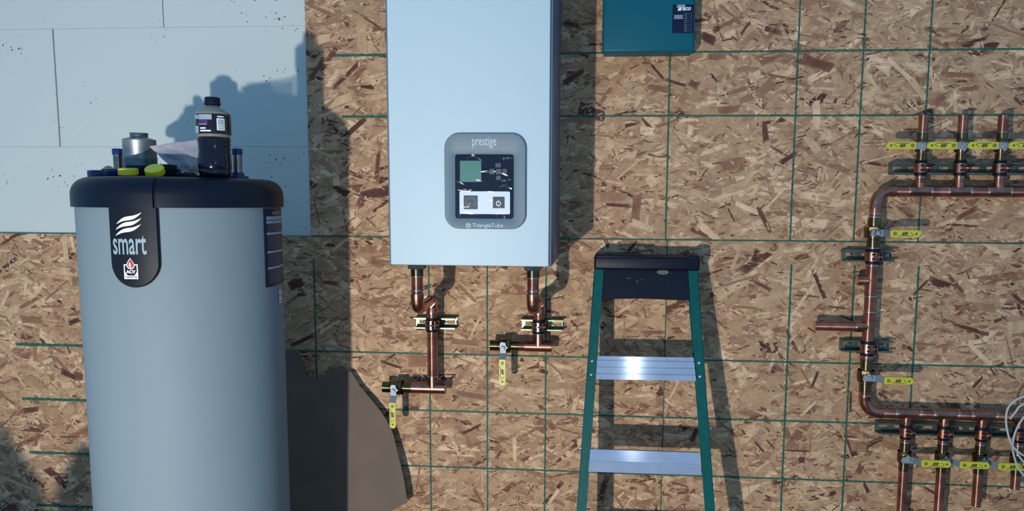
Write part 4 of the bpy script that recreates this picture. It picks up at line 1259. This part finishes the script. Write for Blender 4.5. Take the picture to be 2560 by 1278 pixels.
def tread(u0, v0, u1, v1, ribbed, dv, name='ladder_tread'):
    """front face of a tread from its top-left to bottom-right pixels"""
    tl, tr = lad(u0[0], v0, -.004), lad(u1[0], v0 + dv, -.004)
    bl_, br = lad(u0[1], v1, -.004), lad(u1[1], v1 + dv, -.004)
    prof_ = [(0, 0), (0, .001), (.14, .001), (.15, -.002), (.18, -.002), (.19, .0035), (.42, .0035), (.43, 0), (.47, 0), (.48, .0045), (.68, .0045), (.69, .0005), (.75, .0005), (.76, .006), (.99, .006), (1, 0)] if ribbed else [(0, 0), (0.01, .001), (.50, .0035), (.515, .0028), (.53, .0035), (.99, .001), (1, 0)]
    bm = B(); rows = []
    for s_, e_ in prof_:
        rows.append((bm.verts.new(tl.lerp(bl_, s_) + nrm * e_), bm.verts.new(tr.lerp(br, s_) + nrm * e_)))
    for A_, B_ in zip(rows, rows[1:]): bm.faces.new((A_[0], A_[1], B_[1], B_[0]))
    back = [bm.verts.new(p_ - nrm * .02) for p_ in (tl, tr, br, bl_)]
    bm.faces.new((rows[0][1], rows[0][0], back[0], back[1])); bm.faces.new((rows[-1][0], rows[-1][1], back[2], back[3])); bm.faces.new(back[::-1])
    bm.faces.new([r_[0] for r_ in rows] + [back[3], back[0]]); bm.faces.new([r_[1] for r_ in rows][::-1] + [back[1], back[2]])
    return obj(name, bm, alu, ladder, 'ribbed aluminium tread' if ribbed else 'flat aluminium tread', angle=15)
tread((1495, 1489.5), 890.5, (1734, 1740), 949, True, 4)
tread((1476, 1471), 1123, (1750, 1753.5), 1180, False, 9)
tread((1456, 1450), 1356, (1768, 1774), 1416, False, 12)
# top cap
c0_, c1_ = lad(1488, 635, -.012), lad(1747, 637, -.012)
bm = B()
zb_ = at(1600, 672, -.11).z
box(bm, c0_.x - .003, c1_.x + .004, -.122, -.012, zb_ - .004, c0_.z - .006, .008, 3)
box(bm, c0_.x + .001, c0_.x + .155, -.121, -.012, zb_, c0_.z, .005, 3); box(bm, c1_.x - .035, c1_.x + .001, -.121, -.012, zb_, c0_.z, .005, 3)
capo = obj('ladder_top', bm, black, ladder, 'black moulded plastic top cap')
bm = B()
q0, q1 = lad(1495, 666, .006), lad(1735, 666, .006); q2, q3 = lad(1736, 752, .004), lad(1492, 748, .004)
mid = lad(1600, 746.5, .004)
prism(bm, [q0, q1, q2, mid, q3], -nrm * .004)
bm2 = bm
obj('top_apron', bm, black, ladder, 'black plastic apron below the cap')
e_ = at(1657, 681, -.1); ey = lad(1657, 681, -.001)
bm = B(); prism(bm, [ey + V((.0195 * math.cos(a), 0, .0078 * math.sin(a))) for a in [2 * math.pi * i / 24 for i in range(24)]], nrm * .0012)
obj('cap_slot', bm, mat('slot_worn', (.06, .10, .095), .6), ladder, 'worn oval slot in the apron')
bm = B()
for (u, v, L_, a_) in ((1593, 704, .008, 80), (1535, 671, .007, 20), (1572, 696, .02, -10), (1605, 700, .010, 5), (1668, 701, .006, 30), (1547, 669, .005, 40), (1679, 684, .005, 70)):
    c_ = lad(u, v, -.0002 + .004); d_ = V((math.cos(math.radians(a_)), 0, math.sin(math.radians(a_)))) * L_ / 2; s_ = V((-d_.z, 0, d_.x)).normalized() * (.0009 if u != 1593 else .002)
    bm.faces.new([bm.verts.new(p_) for p_ in (c_ - d_, c_ + s_, c_ + d_, c_ - s_)])
obj('scuff_mark', bm, mat('scuff', (.10, .14, .15), .6), ladder)

# ------------------------------------------------------------------ cardboard sheet behind the tank
def crd(u, v):
    y = -.05
    for _ in range(20):
        q = at(u, v, y); y = -(.016 + max(0, .93 - q.z) * .075)
    return at(u, v, y)
cpx = [(640, 880), (700, 876), (746, 873), (758, 908), (770, 946), (797, 946), (815, 936), (836, 925), (863, 924), (880, 931), (902, 967), (930, 1000), (953, 1029), (967, 1050), (978, 1070), (985, 1090), (991, 1112), (1003, 1160), (1011, 1200), (1019, 1256), (976, 1278), (860, 1335), (740, 1394), (640, 1400)]
bm = B()
f1 = bm.faces.new([bm.verts.new(crd(u, v)) for u, v in cpx])
bmesh.ops.triangulate(bm, faces=[f1])
for _ in range(3): bmesh.ops.subdivide_edges(bm, edges=bm.edges[:], cuts=1, use_grid_fill=True)
l0, l1 = crd(862, 1130), crd(935, 1290); m0, m1_ = crd(1000, 1140), crd(955, 1290)
for v in bm.verts:
    for a, b_, h in ((l0, l1, .004), (m0, m1_, .005)):
        d_ = (b_ - a); d_.y = 0; d_.normalize()
        q = v.co - a; dist_ = q.x * d_.z - q.z * d_.x
        v.co.y -= h * max(0, 1 - abs(dist_) / .05)
g_ = bmesh.ops.solidify(bm, geom=bm.faces[:], thickness=.004)
o = obj('cardboard_sheet', bm, card_m, angle=12)
o['label'] = 'large brown cardboard sheet leaning on the wall behind the tank'; o['category'] = 'cardboard'

# ------------------------------------------------------------------ unseen jugs added below the frame to shade the wall at lower left
def shadow_caster(u, vtop, rpx, label):
    S = at(u, vtop, 0); X = S.lerp(LAMP, .5)
    r = rpx / 752 * .5
    t = thing('unseen_jug', label, 'shadow_caster', (X.x, X.y, 0))
    bm = B(); h = X.z
    lathe(bm, (X.x, X.y, 0), (0, 0, 1), [(0.0, r * .92), (.01, r), (h - r * 1.5, r), (h - r * .9, r * .86), (h - r * .4, r * .62), (h - r * .12, r * .4), (h, r * .30)], 36)
    obj('unseen_jug_body', bm, mat('caster_plastic', (.35, .36, .34), .5), t)
    bm = B(); lathe(bm, (X.x, X.y, h - .004), (0, 0, 1), [(0, r * .34), (.02, r * .34)], 24)
    obj('unseen_jug_cap', bm, blue_pl, t)
shadow_caster(-20, 1085, 150, 'left unseen jug on the floor below the picture')
shadow_caster(225, 1128, 122, 'right unseen jug on the floor below the picture')
